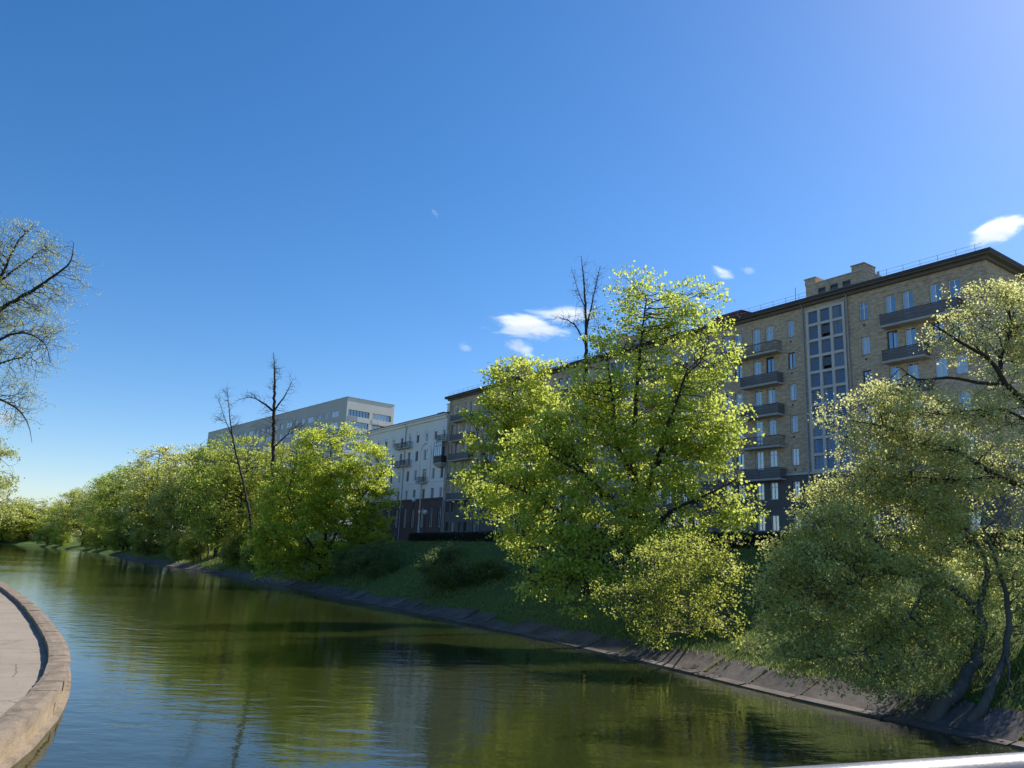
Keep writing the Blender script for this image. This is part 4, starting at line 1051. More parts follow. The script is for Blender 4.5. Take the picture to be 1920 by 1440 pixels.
# ---- pale shrub at its foot
b0 = gbase(1300, 44.0)
bl = [px_blob(u, v, ru, rv, 39, 1.0, w) for u, v, ru, rv, w in ((1270, 1105, 70, 52, .9), (1335, 1090, 50, 60, 0.9), (1225, 1150, 45, 45, 1), (1222, 1195, 26, 20, 1.0), (1335, 1165, 55, 30, 0.7), (1230, 1060, 60, 55, 0.6), (1310, 1040, 60, 40, .6), (1160, 1110, 50, 40, .5), (1375, 1040, 25, 40, .5))]
tips = sample_blobs(bl, 850, 95, 0.38, 41, 0.2, 0.8)
tree('bank_shrub', 'pale leafy shrub overhanging the bank below the large maple', 'shrub', b0,
     [[(b0, .06)] + S_((1290, 1160, 40, .05), (1300, 1080, 39, .02)), [(b0 + np.array([.2, 0, 0]), .05)] + S_((1330, 1150, 40, .04), (1355, 1070, 39, .02)), [(b0 - np.array([.2, 0, 0]), .05)] + S_((1260, 1160, 40, .04), (1225, 1130, 38, .02)), [(b0, .05)] + S_((1270, 1185, 39, .04), (1230, 1190, 38, .015))],
     tips, 11, (0.19, 0.19, 0.13), 0.125, 'leaf_far', 'bark_grey', seed=3, rtip=0.008)

def hit(u, v):
    d = _fw * FPX + _right * (u - 960) + _up * (720 - v); d = d / np.linalg.norm(d)
    for k in range(400, 4000):
        q = _C + d * (k * 0.02)
        if q[2] <= max(0.0, ground_z(q[0], q[1])) + 0.05: return q
    return q
# ---- right: leaning two-stemmed tree rooted in the revetment
ga, gb2 = hit(1752, 1345), hit(1826, 1352)
_d1 = at(1788, 1300, ga[1] + .25) - ga; _d2 = at(1856, 1298, gb2[1] + .2) - gb2
ga_, gb_ = ga - _d1 / np.linalg.norm(_d1) * .35 - np.array([0, 0, .95]), gb2 - _d2 / np.linalg.norm(_d2) * .35 - np.array([0, 0, .95])
bl = [px_blob(u, v, ru, rv, Y, 0.45, w) for u, v, ru, rv, Y, w in ((1560, 1040, 105, 95, 30, 1), (1520, 1130, 85, 95, 29, 1), (1680, 970, 120, 90, 32, 1), (1650, 1120, 130, 100, 30, 1), (1770, 1080, 100, 110, 31, .5), (1590, 1225, 75, 50, 28.5, .9), (1850, 1010, 110, 100, 32, .45), (1690, 1215, 90, 50, 29, .8), (1900, 1120, 90, 90, 30, .35), (1790, 1190, 50, 60, 29.5, .7), (1590, 930, 75, 55, 32, .7), (1480, 1060, 50, 60, 29.5, .9), (1490, 1190, 50, 60, 28.5, .9), (1560, 1265, 60, 25, 28, .8), (1650, 1270, 70, 30, 28, .8), (1520, 985, 50, 40, 31, .7), (1462, 1120, 36, 60, 29, 1), (1500, 1245, 45, 36, 28.3, 1), (1720, 1270, 60, 30, 28.3, .8))]
tips = sample_blobs(bl, 3500, 380, 0.38, 51, 0.3)
tips = tips[tips[:, 2] > np.array([max(0.35, ground_z(x, y) + 0.25) for x, y in tips[:, :2]])]
tree('leaning_tree', 'leaning two-stemmed tree rooted at the water edge on the right', 'tree', ga,
     [[(ga_, .32), (ga, .27)] + S_((1788, 1300, ga[1] + .25, .23), (1825, 1240, 29.5, .2), (1840, 1170, 30, .17), (1800, 1110, 30.3, .13), (1740, 1085, 30.5, .11), (1680, 1075, 30.5, .09), (1620, 1080, 30, .06), (1550, 1120, 29.5, .03)),
      [(gb_, .21), (gb2, .17)] + S_((1856, 1298, gb2[1] + .2, .14), (1885, 1225, 29, .12), (1892, 1150, 29.5, .1), (1870, 1060, 30.5, .07), (1840, 980, 31.5, .04)),
      S_((1830, 1150, 30, .13), (1850, 1060, 31, .09), (1800, 980, 32, .06), (1720, 930, 32, .03)),
      S_((1680, 1075, 30.5, .07), (1640, 1010, 31, .05), (1570, 980, 31, .025)),
      S_((1740, 1085, 30.5, .08), (1700, 1160, 29.5, .05), (1620, 1220, 29, .025)),
      S_((1885, 1225, 29, .05), (1893, 1260, 28, .035), (1888, 1300, 27.6, .02))],
     tips, 16, (0.17, 0.17, 0.11), 0.112, 'leaf_green', 'bark_grey', seed=4, rtip=0.008, wig=0.16)

# ---- right: tall pale willow whose trunk stands just beyond the frame
b0 = gbase(2040, 33.5)
bl = [px_blob(u, v, ru, rv, Y, 0.5, w) for u, v, ru, rv, Y, w in ((1870, 590, 90, 75, 34, .8), (1800, 640, 75, 45, 33, .45), (1640, 775, 85, 55, 32, .9), (1740, 800, 110, 70, 32, .75), (1850, 830, 120, 110, 33, .8), (1900, 700, 90, 80, 34, .55), (1980, 620, 110, 130, 35, .8), (2040, 850, 130, 200, 35, .25), (1720, 870, 110, 70, 32, .8), (1580, 790, 45, 40, 31.5, .9), (1620, 880, 80, 60, 32, .8), (1680, 740, 60, 40, 32, .8), (1740, 900, 100, 60, 32, .8))]
tips = sample_blobs(bl, 3300, 340, 0.38, 61, 0.3)
tree('willow_tree', 'tall pale green willow with long dark limbs at the right edge', 'tree', b0,
     [[(b0, 0.328)] + S_((2030, 1050, 33.5, 0.296), (2010, 900, 33.5, 0.257), (1985, 800, 33.5, 0.218), (1990, 680, 34, 0.140), (1985, 560, 34.5, 0.047)),
      S_((1985, 810, 33.5, 0.156), (1925, 755, 33, 0.133), (1885, 720, 32.8, 0.109), (1868, 690, 32.7, 0.094), (1840, 665, 32.5, 0.078), (1790, 635, 32.5, 0.062), (1745, 605, 32.5, 0.027)),
      S_((1872, 720, 32.8, 0.078), (1830, 718, 32.6, 0.070), (1775, 708, 32.4, 0.058), (1720, 712, 32.2, 0.047), (1690, 690, 32, 0.023)),
      S_((2000, 860, 33.5, 0.156), (1930, 770, 33.8, 0.125), (1875, 705, 34, 0.094), (1895, 600, 34.3, 0.055), (1870, 540, 34.5, 0.023)),
      S_((2010, 960, 33.5, 0.172), (1930, 915, 33, 0.140), (1870, 893, 32.5, 0.109), (1800, 850, 32, 0.086), (1730, 825, 32, 0.070), (1660, 800, 32, 0.047), (1600, 790, 31.8, 0.020)),
      S_((1990, 840, 33.5, 0.094), (1900, 775, 33, 0.062), (1820, 770, 32.5, 0.047), (1740, 780, 32, 0.023)),
      S_((1870, 893, 32.5, 0.070), (1780, 900, 32, 0.047), (1690, 890, 32, 0.023))],
     tips, 17, (0.17, 0.17, 0.12), 0.108, 'leaf_willow', seed=5, rtip=0.008, wig=0.18)

# ---- bright tree on the middle bank
b0 = gbase(598, 104)
bl = [px_blob(u, v, ru, rv, 103, 0.7, w) for u, v, ru, rv, w in ((625, 850, 72, 65, 1), (560, 930, 72, 80, 1), (665, 930, 75, 65, 1), (600, 1000, 105, 55, 1), (530, 1020, 55, 55, .9), (715, 900, 34, 38, .7), (640, 800, 32, 30, .5), (575, 1055, 60, 32, 1), (510, 970, 48, 60, 1), (530, 1055, 52, 34, 1), (640, 1040, 60, 34, .9), (690, 985, 50, 45, .9), (480, 1010, 30, 45, .9), (690, 880, 52, 52, .9), (600, 900, 70, 60, .8), (650, 960, 70, 50, .8))]
tips = sample_blobs(bl, 3000, 330, 0.6, 71, 0.4, 0.8)
tips = tips[tips[:, 2] > np.array([max(0.4, ground_z(x, y) + 0.3) for x, y in tips[:, :2]])]
tree('bank_tree', 'bright spreading tree on the bank left of the white block', 'tree', b0,
     [[(b0, .3)] + S_((606, 1040, 104, .25), (612, 980, 104, .18), (615, 900, 104, .1), (625, 810, 104, .04)), S_((604, 1050, 104, .2), (640, 985, 103, .16), (680, 930, 103, .11), (722, 885, 103, .05)), S_((604, 1050, 104, .18), (570, 1000, 103, .12), (545, 940, 103, .06)), S_((603, 1060, 104, .14), (560, 1040, 102, .08), (520, 1010, 101, .05))],
     tips, 17, (0.33, 0.33, 0.15), 0.28, 'leaf_fresh', aspect=0.85, seed=6, rtip=0.016, up=0.5)

# ---- bare trees
def bare(label, base, pl, blobs, n, seed, rtip=0.014, per=0):
    tips = sample_blobs(blobs, n, max(6, n // 7), 0.5, seed, 0.3)
    return tree('bare_tree', label, 'tree', base, pl, tips, per, (0.3, 0.3, 0.3), 0.16, 'leaf_fresh', 'bark', seed=seed, rtip=rtip, expo=0.40, group='bare trees', wig=0.18, lift=0.1)
b0 = gbase(512, 121)
bare('tall straight bare tree with dark trunk left of the grey slab', b0, [[(b0, .36)] + S_((511, 1000, 121, .33), (512, 880, 121, .3), (513, 780, 121, .26), (515, 720, 121, .18), (513, 660, 121, .03)),
     S_((512, 770, 121, .18), (492, 755, 120, .13), (470, 745, 120, .06), (440, 752, 120, .02)), S_((513, 770, 121, .15), (532, 745, 121, .1), (548, 715, 122, .03)), S_((512, 840, 121, .12), (540, 815, 120, .07), (560, 810, 119, .03))],
     [px_blob(512, 715, 22, 55, 121), px_blob(470, 745, 28, 20, 120), px_blob(540, 735, 24, 45, 121), px_blob(500, 790, 30, 30, 121), px_blob(555, 800, 25, 15, 120)], 420, 81, 0.014)
b0 = gbase(478, 130)
bare('slender leaning bare tree left of the tall bare tree', b0, [[(b0, .24)] + S_((470, 980, 130, .22), (455, 900, 130, .19), (440, 840, 130, .15), (432, 790, 130, .1), (426, 730, 130, .03)),
     S_((436, 820, 130, .09), (420, 780, 130, .05), (408, 745, 130, .02)), S_((462, 940, 130, .1), (430, 925, 129, .06), (405, 945, 129, .03)), S_((448, 870, 130, .1), (415, 862, 129, .05), (390, 868, 128, .02))],
     [px_blob(428, 745, 16, 40, 130), px_blob(410, 765, 18, 40, 130), px_blob(400, 870, 25, 15, 128), px_blob(445, 800, 18, 25, 130)], 300, 82, 0.014)
b0 = gbase(1100, 58)
bare('bare tree top rising behind the large maple', b0, [[(b0, .26)] + S_((1101, 900, 58, .22), (1100, 760, 58, .17), (1099, 640, 58, .13), (1097, 560, 58, .08), (1090, 480, 58, .02)),
     S_((1099, 620, 58, .08), (1112, 560, 58, .05), (1125, 500, 58, .015)), S_((1099, 650, 58, .07), (1078, 610, 57.5, .05), (1050, 595, 57, .02)), S_((1098, 580, 58, .05), (1084, 545, 58, .03), (1072, 505, 58, .012))],
     [px_blob(1092, 530, 24, 50, 58), px_blob(1115, 545, 16, 55, 58), px_blob(1060, 600, 28, 16, 57.5), px_blob(1095, 600, 30, 35, 58)], 420, 83, 0.008)

# ---- far bank trees: three kinds, copied
def proto(seed, blobs, n, per, size, leafm, stems, name='bank_tree', rtip=0.02):
    tips = sample_blobs([(np.array(b[0], float), *b[1:]) for b in blobs], n, n // 8, 0.62, seed)
    return tree(name, 'x', 'tree', (0, 0, 0), [[(np.array(p, float), r) for p, r in st] for st in stems], tips, per, (0.36, 0.36, 0.2), size, leafm, 'bark', seed=seed, rtip=rtip, group='trees along the far bank', up=0.5)
pA = proto(101, [((0, 0, 9.5), 4.5, 4.5, 4.2, 1), ((-2.5, 1, 6.5), 3.6, 3.5, 3.4, 1), ((3, -1, 6.5), 3.2, 3.4, 3.2, 1), ((0, -1, 3.4), 4.6, 4.2, 2.6, .9)], 950, 16, 0.27, 'leaf_far',
           [[((0, 0, -0.3), .28), ((0.1, 0, 3), .22), ((0, 0, 7), .14), ((0, 0, 12), .04)], [((0, 0, 2.5), .16), ((-2, .5, 5.5), .1), ((-3.2, 1, 8), .04)], [((0, 0, 3), .16), ((2, -.5, 6), .1), ((3.2, -1, 8.5), .04)]])
pB = proto(102, [((0, 0, 11), 3.8, 3.8, 4.6, 1), ((1.5, 0, 7), 3.6, 3.2, 3.0, 1), ((-2.2, -1, 7.4), 3.0, 3.0, 3.0, .9), ((0, 0, 4), 3.6, 3.6, 2.4, .8)], 850, 15, 0.26, 'leaf_green',
           [[((0, 0, -0.3), .26), ((-0.3, 0, 5), .2), ((0, 0, 10), .12), ((0.3, 0, 15), .03)], [((-0.2, 0, 4), .14), ((1.8, 0, 8), .08), ((2.6, 0, 11), .03)], [((0, 0, 5), .14), ((-2, -.5, 8.5), .08), ((-2.8, -1, 11), .03)]])
pC = proto(103, [((0, 0, 5.2), 5.2, 4.8, 3.6, 1), ((-3, 0, 3.4), 3.6, 3.4, 2.8, 1), ((3.2, -.5, 3.2), 3.4, 3.4, 2.6, 1), ((0, 0, 2.0), 5.0, 4.6, 1.8, .8)], 1000, 16, 0.25, 'leaf_far',
           [[((0, 0, -0.3), .3), ((0.3, 0, 2.2), .24), ((1, 0, 5), .12), ((1.5, 0, 8), .04)], [((0, 0, 1), .2), ((-2, 0, 3.2), .12), ((-3.8, 0, 5), .04)], [((0, 0, 1.4), .2), ((2.6, -.4, 3), .12), ((4.2, -.6, 4.5), .04)]])
protos = {'A': (pA, 14.2), 'B': (pB, 16.1), 'C': (pC, 9.4)}
used = {'A': 0, 'B': 0, 'C': 0}
rf = random.Random(8)
FAR = [ # kind, u, vtop, Y, width factor, label
 ('A', 432, 808, 128, 0.95, 'nearest tree of the far bank group, beside the slender bare trunk'),
 ('B', 375, 826, 148, 1.1, 'upright tree with pale trunks right of the round-topped far bank tree'),
 ('A', 345, 850, 165, 1.1, 'broad tree standing behind the lit grass of the far bank'),
 ('B', 305, 826, 188, 1.15, 'tallest round-topped tree of the far bank group'),
 ('A', 265, 858, 205, 1.0, 'tree just left of the tallest far bank tree'),
 ('A', 232, 872, 228, 1.0, 'tree above the dark hollow in the far bank'),
 ('B', 205, 890, 262, 1.15, 'tree left of the dark hollow in the far bank'),
 ('A', 172, 905, 300, 1.1, 'hazy tree farther along the bank past the dark hollow'),
 ('B', 143, 915, 340, 1.3, 'greyish tree crown near the end of the right bank'),
 ('A', 118, 938, 380, 1.0, 'low pale green tree right of the distant house'),
 ('C', 62, 928, 470, 2.0, 'wide round tree on the far river bend'),
 ('C', 18, 940, 450, 1.6, 'leftmost round tree on the far river bend'),
 ('C', 30, 985, 445, 0.9, 'low bush at the water on the far river bend'),
 ('A', 470, 812, 150, 1.1, 'tree behind the tall bare trunk'),
 ('A', 405, 850, 190, 1.2, 'tree filling the gap behind the upright far bank tree'),
 ('B', 330, 868, 240, 1.2, 'tree in the second row behind the tallest far bank tree'),
 ('A', 560, 808, 140, 1.0, 'tree seen behind the bright spreading bank tree'),
 ('C', 445, 985, 118, 0.75, 'low leafy thicket at the foot of the leaning bare tree'),
 ('C', 340, 985, 158, 0.7, 'low leafy thicket by the pale trunks of the far bank'),
 ('C', 180, 980, 290, 1.0, 'dark low thicket at the water by the far hollow'),
 ('C', 120, 985, 350, 1.0, 'dark low thicket at the water beyond the far hollow'),
 ('C', 240, 968, 232, 0.8, 'low thicket over the water at the far hollow'),
 ('C', 372, 978, 142, 0.80, 'low thicket at the second pale trunk of the far bank'),
 ('C', 285, 978, 190, 0.90, 'low thicket under the tallest round-topped far tree'),
 ('C', 205, 978, 250, 1.00, 'low thicket just left of the dark hollow'),
 ('C', 95, 985, 390, 1.20, 'low thicket at the last bend of the right bank'),
 ('C', 480, 1000, 108, 0.70, 'low thicket at the foot of the tall bare tree'),
]
for kind, u, vt, Y, wf, lab in FAR:
    src, hgt = protos[kind]
    t_ = src if not used[kind] else copy_tree(src)
    used[kind] += 1
    tmin = 3.2 if kind == 'C' else 6.0
    top = at(u, vt, Y); t0_, l0_ = bank_tl(top[0], top[1])
    while t0_ < tmin and Y < 620:
        Y += 1.0; top = at(u, vt, Y); t0_, l0_ = bank_tl(top[0], top[1])
    gz = ground_z(top[0], top[1])
    s = (top[2] - gz) / hgt
    t_.location = (top[0], top[1], gz - 0.1); t_.scale = (s * wf * 0.92, s * wf * 0.92, s); t_.rotation_euler = (0, 0, rf.uniform(0, 6.28))
    t_['label'] = lab
    if kind == 'C' and s < 0.9: t_['category'] = 'bush'

# ---- pale trunks between (thin trees standing on the lit far bank)
for k, (u, vb, vt, Y, lab) in enumerate(((378, 1052, 930, 162, 'leftmost thin pale trunk on the far grass bank'), (392, 1045, 925, 157, 'second thin pale trunk from the left on the far bank'), (421, 1042, 900, 147, 'right thin pale trunk on the far grass bank'))):
    q = gbase(u, Y); 
    tips = sample_blobs([px_blob(u, vt - 10, 26, 30, Y)], 90, 12, 0.5, 200 + k)
    tree('young_tree', lab, 'tree', q, [[(q, .17)] + S_((u - 4 + 3 * k, (vb + vt) / 2, Y, .13), (u + 3, vt - 20, Y, .05))], tips, 10, (0.35, 0.35, 0.25), 0.3, 'leaf_fresh', 'bark_grey', seed=210 + k, rtip=0.015, group='thin trees on the far bank')

# ---- left: old tree leaning in from the promenade
lY = 52.0
q = at(-95, 1040, lY); b0 = np.array([q[0], q[1], 0.45])
bl = [px_blob(u, v, ru, rv, lY, 1.0, w) for u, v, ru, rv, w in ((45, 470, 62, 60, .9), (120, 520, 42, 60, .7), (30, 590, 80, 70, 1), (75, 640, 48, 45, .8), (40, 690, 60, 40, .8), (30, 760, 50, 50, .7), (45, 800, 32, 28, .6), (-60, 560, 90, 140, .8), (-120, 700, 90, 140, .6))]
tips = sample_blobs(bl, 5200, 420, 0.5, 91, 0.35)
tree('old_tree', 'old gnarled tree with sparse young leaves at the left edge', 'tree', b0,
     [[(b0, .6)] + S_((-95, 900, lY, 0.374), (-88, 760, lY, 0.302), (-70, 660, lY, 0.230), (-40, 570, lY, 0.158), (0, 520, lY, 0.108), (30, 460, lY, 0.065), (60, 425, lY, 0.022)),
      S_((-80, 700, lY, 0.216), (-30, 610, lY - .5, 0.173), (10, 575, lY - 1, 0.137), (60, 545, lY - 1, 0.108), (105, 515, lY - 1, 0.079), (132, 490, lY - 1, 0.050), (138, 455, lY - 1, 0.022)),
      S_((-85, 740, lY, 0.173), (-30, 660, lY - 2, 0.115), (30, 625, lY - 2, 0.072), (80, 640, lY - 2, 0.036), (95, 680, lY - 2, 0.018)),
      S_((-90, 800, lY, 0.158), (-40, 745, lY - 1, 0.108), (20, 758, lY - 1, 0.065), (50, 790, lY - 1, 0.036), (60, 830, lY - 1, 0.014)),
      S_((-10, 535, lY, 0.086), (35, 500, lY + 1, 0.065), (75, 470, lY + 1, 0.036)), S_((-85, 740, lY, 0.144), (-20, 690, lY + 1, 0.086), (40, 670, lY + 1, 0.043))],
     tips, 5, (0.15, 0.15, 0.12), 0.088, 'leaf_pale', 'bark', seed=9, rtip=0.0065, wig=0.22)
q = at(-60, 1040, 92); b0 = np.array([q[0], q[1], 0.45])
bl = [px_blob(u, v, ru, rv, 92, 1.0, w) for u, v, ru, rv, w in ((-20, 880, 48, 55, 1), (-40, 940, 55, 60, 1), (-70, 860, 60, 70, .8))]
tips = sample_blobs(bl, 700, 70, 0.7, 95)
tree('blossom_tree', 'pale spring tree low at the left edge beyond the old tree', 'tree', b0, [[(b0, .28)] + S_((-58, 950, 92, .2), (-50, 880, 92, .1), (-45, 820, 92, .04)), S_((-58, 950, 92, .14), (-30, 890, 92, .08), (-5, 860, 92, .03))], tips, 13, (0.35, 0.35, 0.25), 0.24, 'leaf_pale', 'bark', seed=10, rtip=0.016)

# ---- dark bushes on the shaded slope and the hedge along the crest
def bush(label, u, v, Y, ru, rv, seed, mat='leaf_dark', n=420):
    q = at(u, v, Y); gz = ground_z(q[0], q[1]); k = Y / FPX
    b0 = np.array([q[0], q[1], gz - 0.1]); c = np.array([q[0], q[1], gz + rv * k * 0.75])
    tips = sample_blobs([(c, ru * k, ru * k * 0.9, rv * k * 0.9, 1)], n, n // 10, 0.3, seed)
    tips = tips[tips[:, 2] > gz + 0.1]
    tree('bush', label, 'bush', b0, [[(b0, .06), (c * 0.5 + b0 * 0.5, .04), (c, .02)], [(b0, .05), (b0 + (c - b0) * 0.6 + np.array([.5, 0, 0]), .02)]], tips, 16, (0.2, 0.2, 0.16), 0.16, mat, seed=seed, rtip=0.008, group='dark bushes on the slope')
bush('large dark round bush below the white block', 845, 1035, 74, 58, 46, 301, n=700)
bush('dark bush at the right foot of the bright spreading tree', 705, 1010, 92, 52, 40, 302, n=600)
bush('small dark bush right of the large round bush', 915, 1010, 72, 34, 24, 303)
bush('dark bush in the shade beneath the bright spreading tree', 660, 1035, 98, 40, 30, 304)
def hedge(label, l0, l1, t, hgt, seed):
    i0, i1 = int(np.argmin(np.abs(BLEN - l0))), int(np.argmin(np.abs(BLEN - l1)))
    rg = np.random.default_rng(seed); n = int((l1 - l0) * 260)
    f = rg.uniform(i0, i1 - 1e-3, n); i = f.astype(int); w = (f - i)[:, None]
    P = BANK[i] * (1 - w) + BANK[i + 1] * w; N = BNRM[i]
    side = rg.uniform(-0.5, 0.5, n); z = rg.uniform(0, hgt, n)
    pick = rg.random(n); side = np.where(pick < 0.6, np.sign(side) * rg.uniform(0.4, 0.55, n), side); z = np.where(pick > 0.7, rg.uniform(hgt * 0.88, hgt * 1.04, n), z)
    zz = np.array([float(crest(BLEN[k])) for k in i])
    c = np.column_stack([P + N * (t + side)[:, None], zz + z])
    base = np.array([*(BANK[(i0 + i1) // 2] + BNRM[(i0 + i1) // 2] * t), float(crest(BLEN[(i0 + i1) // 2]))])
    root = empty('hedge', tuple(base)); tag(root, label, 'hedge', 'clipped hedge along the top of the bank')
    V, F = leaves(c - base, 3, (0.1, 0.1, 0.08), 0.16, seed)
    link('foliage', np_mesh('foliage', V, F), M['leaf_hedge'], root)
    S = []
    for k in range(0, int((l1 - l0) / 0.5)):
        j = i0 + (i1 - i0) * (k + 0.5) / ((l1 - l0) / 0.5); a = int(j); w_ = j - a
        b_ = BANK[a] * (1 - w_) + BANK[a + 1] * w_ + BNRM[a] * t; zc = float(crest(BLEN[a]))
        for _ in range(4): S.append((np.array([*b_, zc - 0.1]), np.array([*(b_ + rg.uniform(-.4, .4, 2)), zc + hgt * rg.uniform(.6, .95)]), 0.02, 0.006))
    V, F = tube_segs(np.array([s[0] for s in S]) - base, np.array([s[1] for s in S]) - base, np.array([s[2] for s in S]), np.array([s[3] for s in S]), 4)
    link('stems', np_mesh('stems', V, F), M['bark'], root)
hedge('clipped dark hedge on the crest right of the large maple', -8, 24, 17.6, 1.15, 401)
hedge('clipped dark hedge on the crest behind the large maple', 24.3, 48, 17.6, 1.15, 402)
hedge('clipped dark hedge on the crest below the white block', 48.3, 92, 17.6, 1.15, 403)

# ------------------------------------------------------------------ grass on the slope
rg = np.random.default_rng(77)
def grass(n, l0, l1, t0, t1, h0, h1, wd, seed):
    rg = np.random.default_rng(seed)
    l = rg.uniform(l0, l1, n); t = rg.uniform(t0, t1, n)
    tuft = rg.uniform(0, 1, n) < 0.6
    l = np.where(tuft, np.round(l * 1.4) / 1.4 + rg.normal(0, 0.16, n), l); t = np.where(tuft, np.round(t * 1.4 + np.sin(np.round(l * 1.4) * 12.9) * 0.5) / 1.4 + rg.normal(0, 0.16, n), t)
    t = np.maximum(t, t0)
    f = np.interp(l, BLEN, np.arange(len(BLEN))); i = np.clip(f.astype(int), 0, len(BANK) - 2); w = (f - i)[:, None]
    P = BANK[i] * (1 - w) + BANK[i + 1] * w + (BNRM[i] * (1 - w) + BNRM[i + 1] * w) * t[:, None]
    z = profile(t, l) + np.where(t < 2.3, 0.05, 0)
    c = np.column_stack([P, z - 0.04]); h = rg.uniform(h0, h1, n)[:, None]
    a = rg.uniform(0, 2 * math.pi, n); sd = np.column_stack([np.cos(a), np.sin(a), np.zeros(n)]) * wd * rg.uniform(.7, 1.4, (n, 1))
    tip = c + np.column_stack([rg.normal(0, .45, n), rg.normal(0, .45, n), np.ones(n)]) * h
    mid = c + (tip - c) * 0.55 + np.array([0, 0, 1]) * h * 0.08
    V = np.stack([c - sd, c + sd, mid + sd * .7, mid - sd * .7, tip], 1).reshape(-1, 3)
    k = np.arange(n)[:, None] * 5
    F = np.concatenate([k + np.array([[0, 1, 2]]), k + np.array([[0, 2, 3]]), k + np.array([[3, 2, 4]])], 1).reshape(-1, 3)
    return V, F
V1, F1 = grass(75000, -6, 70, 1.75, 17.5, 0.10, 0.34, 0.016, 1)
V2, F2 = grass(40000, 70, 260, 1.8, 17.5, 0.15, 0.45, 0.03, 2)
V = np.concatenate([V1, V2]); F = np.concatenate([F1, F2 + len(V1)])
gi = np.random.default_rng(5); nj = 7000
ll = BLEN[gi.integers(I0 - 8, int(np.argmin(np.abs(BLEN - 150))), nj)] + gi.normal(0, 0.07, nj); tj = gi.uniform(0.5, 2.2, nj) ** 1.0
fj = np.interp(ll, BLEN, np.arange(len(BLEN))); ij = fj.astype(int); wj = (fj - ij)[:, None]
Pj = BANK[ij] * (1 - wj) + BANK[ij + 1] * wj + BNRM[ij] * tj[:, None]; cj = np.column_stack([Pj, profile(tj, ll) + 0.02]); hj = gi.uniform(0.05, 0.2, (nj, 1))
aj = gi.uniform(0, 6.28, nj); sj = np.column_stack([np.cos(aj), np.sin(aj), 0 * aj]) * 0.014
tpj = cj + np.column_stack([gi.normal(0, .5, nj), gi.normal(0, .5, nj), np.ones(nj)]) * hj
Vj = np.stack([cj - sj, cj + sj, tpj], 1).reshape(-1, 3); F = np.concatenate([F, np.arange(nj * 3).reshape(-1, 3) + len(V)]); V = np.concatenate([V, Vj])
nw = 2600; lw = gi.uniform(-6, 120, nw); tw_ = 2.4 + gi.beta(1.1, 1.4, nw) * 15
fw_ = np.interp(lw, BLEN, np.arange(len(BLEN))); iw = fw_.astype(int); ww = (fw_ - iw)[:, None]
Pw = BANK[iw] * (1 - ww) + BANK[iw + 1] * ww + BNRM[iw] * tw_[:, None]; cw = np.column_stack([Pw, profile(tw_, lw) + gi.uniform(0.1, 0.35, nw)])
keep_ = np.sin(Pw[:, 0] * 0.7) + np.sin(Pw[:, 1] * 0.55 + 1.3) + gi.normal(0, .5, nw) > 0.1
Vw, Fw = leaves(cw[keep_], 14, (0.22, 0.22, 0.13), 0.15, 9, 0.8)
tag(link('weeds', np_mesh('weeds', Vw, Fw), M['leaf_weed']), 'leafy weeds growing in patches through the bank grass', 'weeds', kind='stuff')
tag(link('grass', np_mesh('grass', V, F), M['grass']), 'rough green grass covering the slope of the bank', 'grass', kind='stuff')

def litter(P, size, seed):
    r_ = np.random.default_rng(seed); n = len(P); a = r_.uniform(0, 6.28, n); sz = size * r_.uniform(.5, 1.4, (n, 1))
    d = np.column_stack([np.cos(a), np.sin(a), r_.normal(0, .12, n)]) * sz; e = np.column_stack([-np.sin(a), np.cos(a), r_.normal(0, .12, n)]) * sz * .6
    Vv = np.stack([P - d, P - e, P + d, P + e], 1).reshape(-1, 3); return Vv, np.arange(n * 4).reshape(-1, 4)
M['litter'] = leaf_mat('litter', (0.10, 0.07, 0.03), (0.20, 0.15, 0.06), (0.32, 0.27, 0.12), 0.2)
M['speck'] = leaf_mat('speck', (0.25, 0.23, 0.12), (0.40, 0.36, 0.20), (0.55, 0.50, 0.32), 0.2)
lq = gi.integers(int(np.argmin(np.abs(QUAY[:, 1] - 16))), int(np.argmin(np.abs(QUAY[:, 1] - 80))), 900); wq = gi.beta(0.8, 2.2, 900) * 5.2 + 0.05
pq = QUAY[lq] + (QUAY[lq + 1] - QUAY[lq]) * gi.random((900, 1)) + QN[lq] * wq[:, None]
zq = np.where(wq < PW, QTOP + 0.025, np.array([path_z(y) for y in pq[:, 1]]) + 0.02)
Vl, Fl = litter(np.column_stack([pq, zq]), 0.035, 3); tag(link('leaf_litter', np_mesh('leaf_litter', Vl, Fl), M['litter']), 'bits of dry litter scattered over the promenade', 'litter', kind='stuff')
nf = 2600; lf = gi.uniform(-4, 75, nf); tf = -np.abs(gi.normal(0, 1, nf)) * (2.5 + 2.0 * np.sin(lf * 0.35) ** 2) - 0.1
ff_ = np.interp(lf, BLEN, np.arange(len(BLEN))); if_ = ff_.astype(int); wf_ = (ff_ - if_)[:, None]
pf = BANK[if_] * (1 - wf_) + BANK[if_ + 1] * wf_ + BNRM[if_] * tf[:, None]
Vl, Fl = litter(np.column_stack([pf, np.full(nf, 0.012)]), 0.02, 4); Vl[:, 2] = 0.006; tag(link('floating_specks', np_mesh('floating_specks', Vl, Fl), M['speck']), 'pale specks of bud scales floating on the water by the bank', 'litter', kind='stuff')

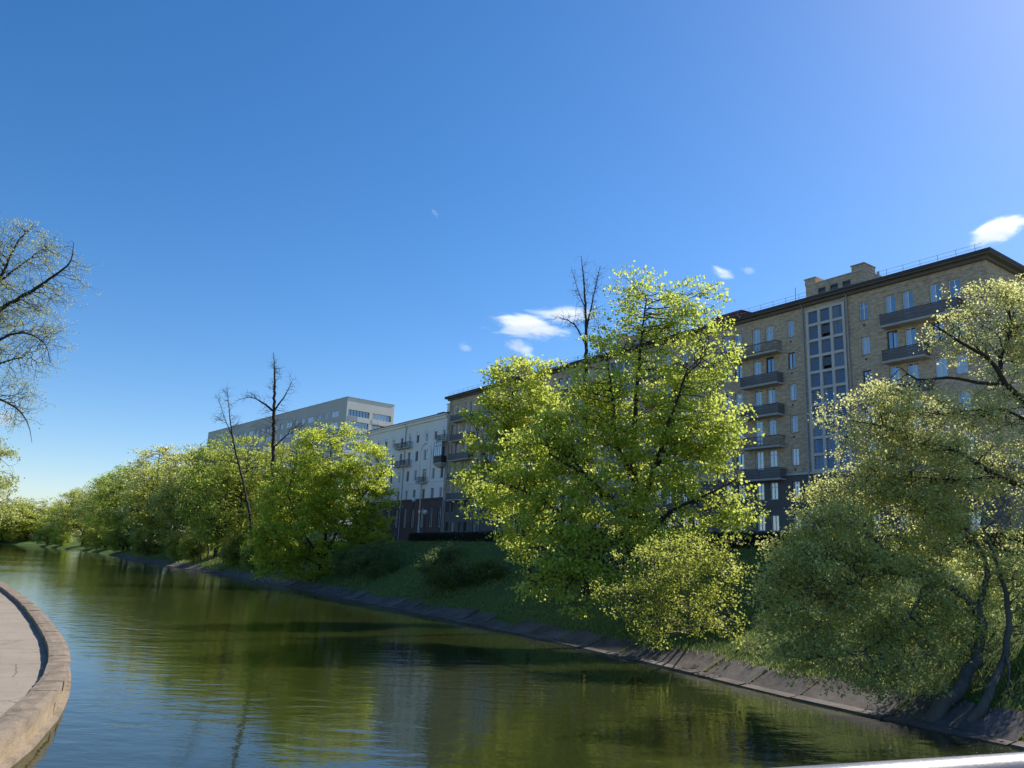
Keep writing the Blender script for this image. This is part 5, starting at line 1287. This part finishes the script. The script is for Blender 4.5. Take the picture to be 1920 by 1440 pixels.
# ------------------------------------------------------------------ small clouds
def cloud_mat(name, dens, sc_, thr, seed):
    mt = bpy.data.materials.new(name); mt.use_nodes = True; nt = mt.node_tree
    nt.nodes.remove(nt.nodes['Principled BSDF'])
    tc = node(nt, 'ShaderNodeTexCoord')
    mp = node(nt, 'ShaderNodeMapping'); mp.inputs['Location'].default_value = (seed * 3.1, seed * 1.7, seed); nt.links.new(tc.outputs['Object'], mp.inputs[0])
    n1 = noise(nt, mp.outputs[0], sc_, 8, 0.66, 0.5)
    ln = node(nt, 'ShaderNodeVectorMath', operation='LENGTH'); nt.links.new(tc.outputs['Object'], ln.inputs[0])
    fall = node(nt, 'ShaderNodeMapRange'); nt.links.new(ln.outputs['Value'], fall.inputs[0]); fall.inputs[1].default_value = 0.1; fall.inputs[2].default_value = 1.0; fall.inputs[3].default_value = 0.32; fall.inputs[4].default_value = -0.32
    ad = node(nt, 'ShaderNodeMath', operation='ADD'); nt.links.new(n1, ad.inputs[0]); nt.links.new(fall.outputs[0], ad.inputs[1])
    mr = node(nt, 'ShaderNodeMapRange'); nt.links.new(ad.outputs[0], mr.inputs[0]); mr.inputs[1].default_value = thr; mr.inputs[2].default_value = thr + 0.24; mr.inputs[3].default_value = 0.0; mr.inputs[4].default_value = dens
    vs = node(nt, 'ShaderNodeVolumeScatter'); vs.inputs['Color'].default_value = (1, 1, 1, 1); vs.inputs['Anisotropy'].default_value = 0.3
    nt.links.new(mr.outputs[0], vs.inputs['Density']); nt.links.new(vs.outputs[0], nt.nodes['Material Output'].inputs['Volume'])
    mt.cycles.volume_step_rate = 0.6 if hasattr(mt.cycles, 'volume_step_rate') else 1
    return mt
import bmesh
cY = 2600.0
CL = [ # u, v, ru, rv, tilt, density, label
 (990, 614, 92, 26, 0.06, 0.030, 'largest white cloud left of the bare tree top'),
 (1060, 590, 95, 22, -0.05, 0.012, 'thin white cloud behind the bare tree top'),
 (976, 652, 40, 22, 0.35, 0.022, 'small white cloud below the largest cloud'),
 (872, 652, 20, 13, 0.2, 0.010, 'tiny pale cloud left of the largest cloud'),
 (1868, 432, 85, 32, -0.35, 0.022, 'bright white cloud above the right end of the brick block'),
 (1355, 512, 34, 14, 0.4, 0.018, 'small white cloud right of the large maple top'),
 (1403, 508, 20, 12, 0.2, 0.008, 'wispy cloud just right of the small cloud by the maple'),
 (816, 399, 16, 6, 0.8, 0.006, 'lone wisp of cloud high in the left sky'),
 (5, 782, 45, 26, 0.0, 0.012, 'pale cloud behind the old tree at the left edge')]
for k, (u, v, ru, rv, tl, dn, lab) in enumerate(CL):
    me = bpy.data.meshes.new('cloud'); bm = bmesh.new(); bmesh.ops.create_icosphere(bm, subdivisions=3, radius=1.0); bm.to_mesh(me); bm.free()
    o = link('cloud', me, cloud_mat('cloud_%d' % k, dn * 1.0, 1.9, 0.52, k + 1))
    q = at(u, v, cY); kk = cY / FPX
    o.location = tuple(q); o.scale = (ru * kk * 1.35, ru * kk * 0.8, rv * kk * 1.4); o.rotation_euler = (0, tl, 0)
    tag(o, lab, 'cloud', 'small fair-weather clouds')
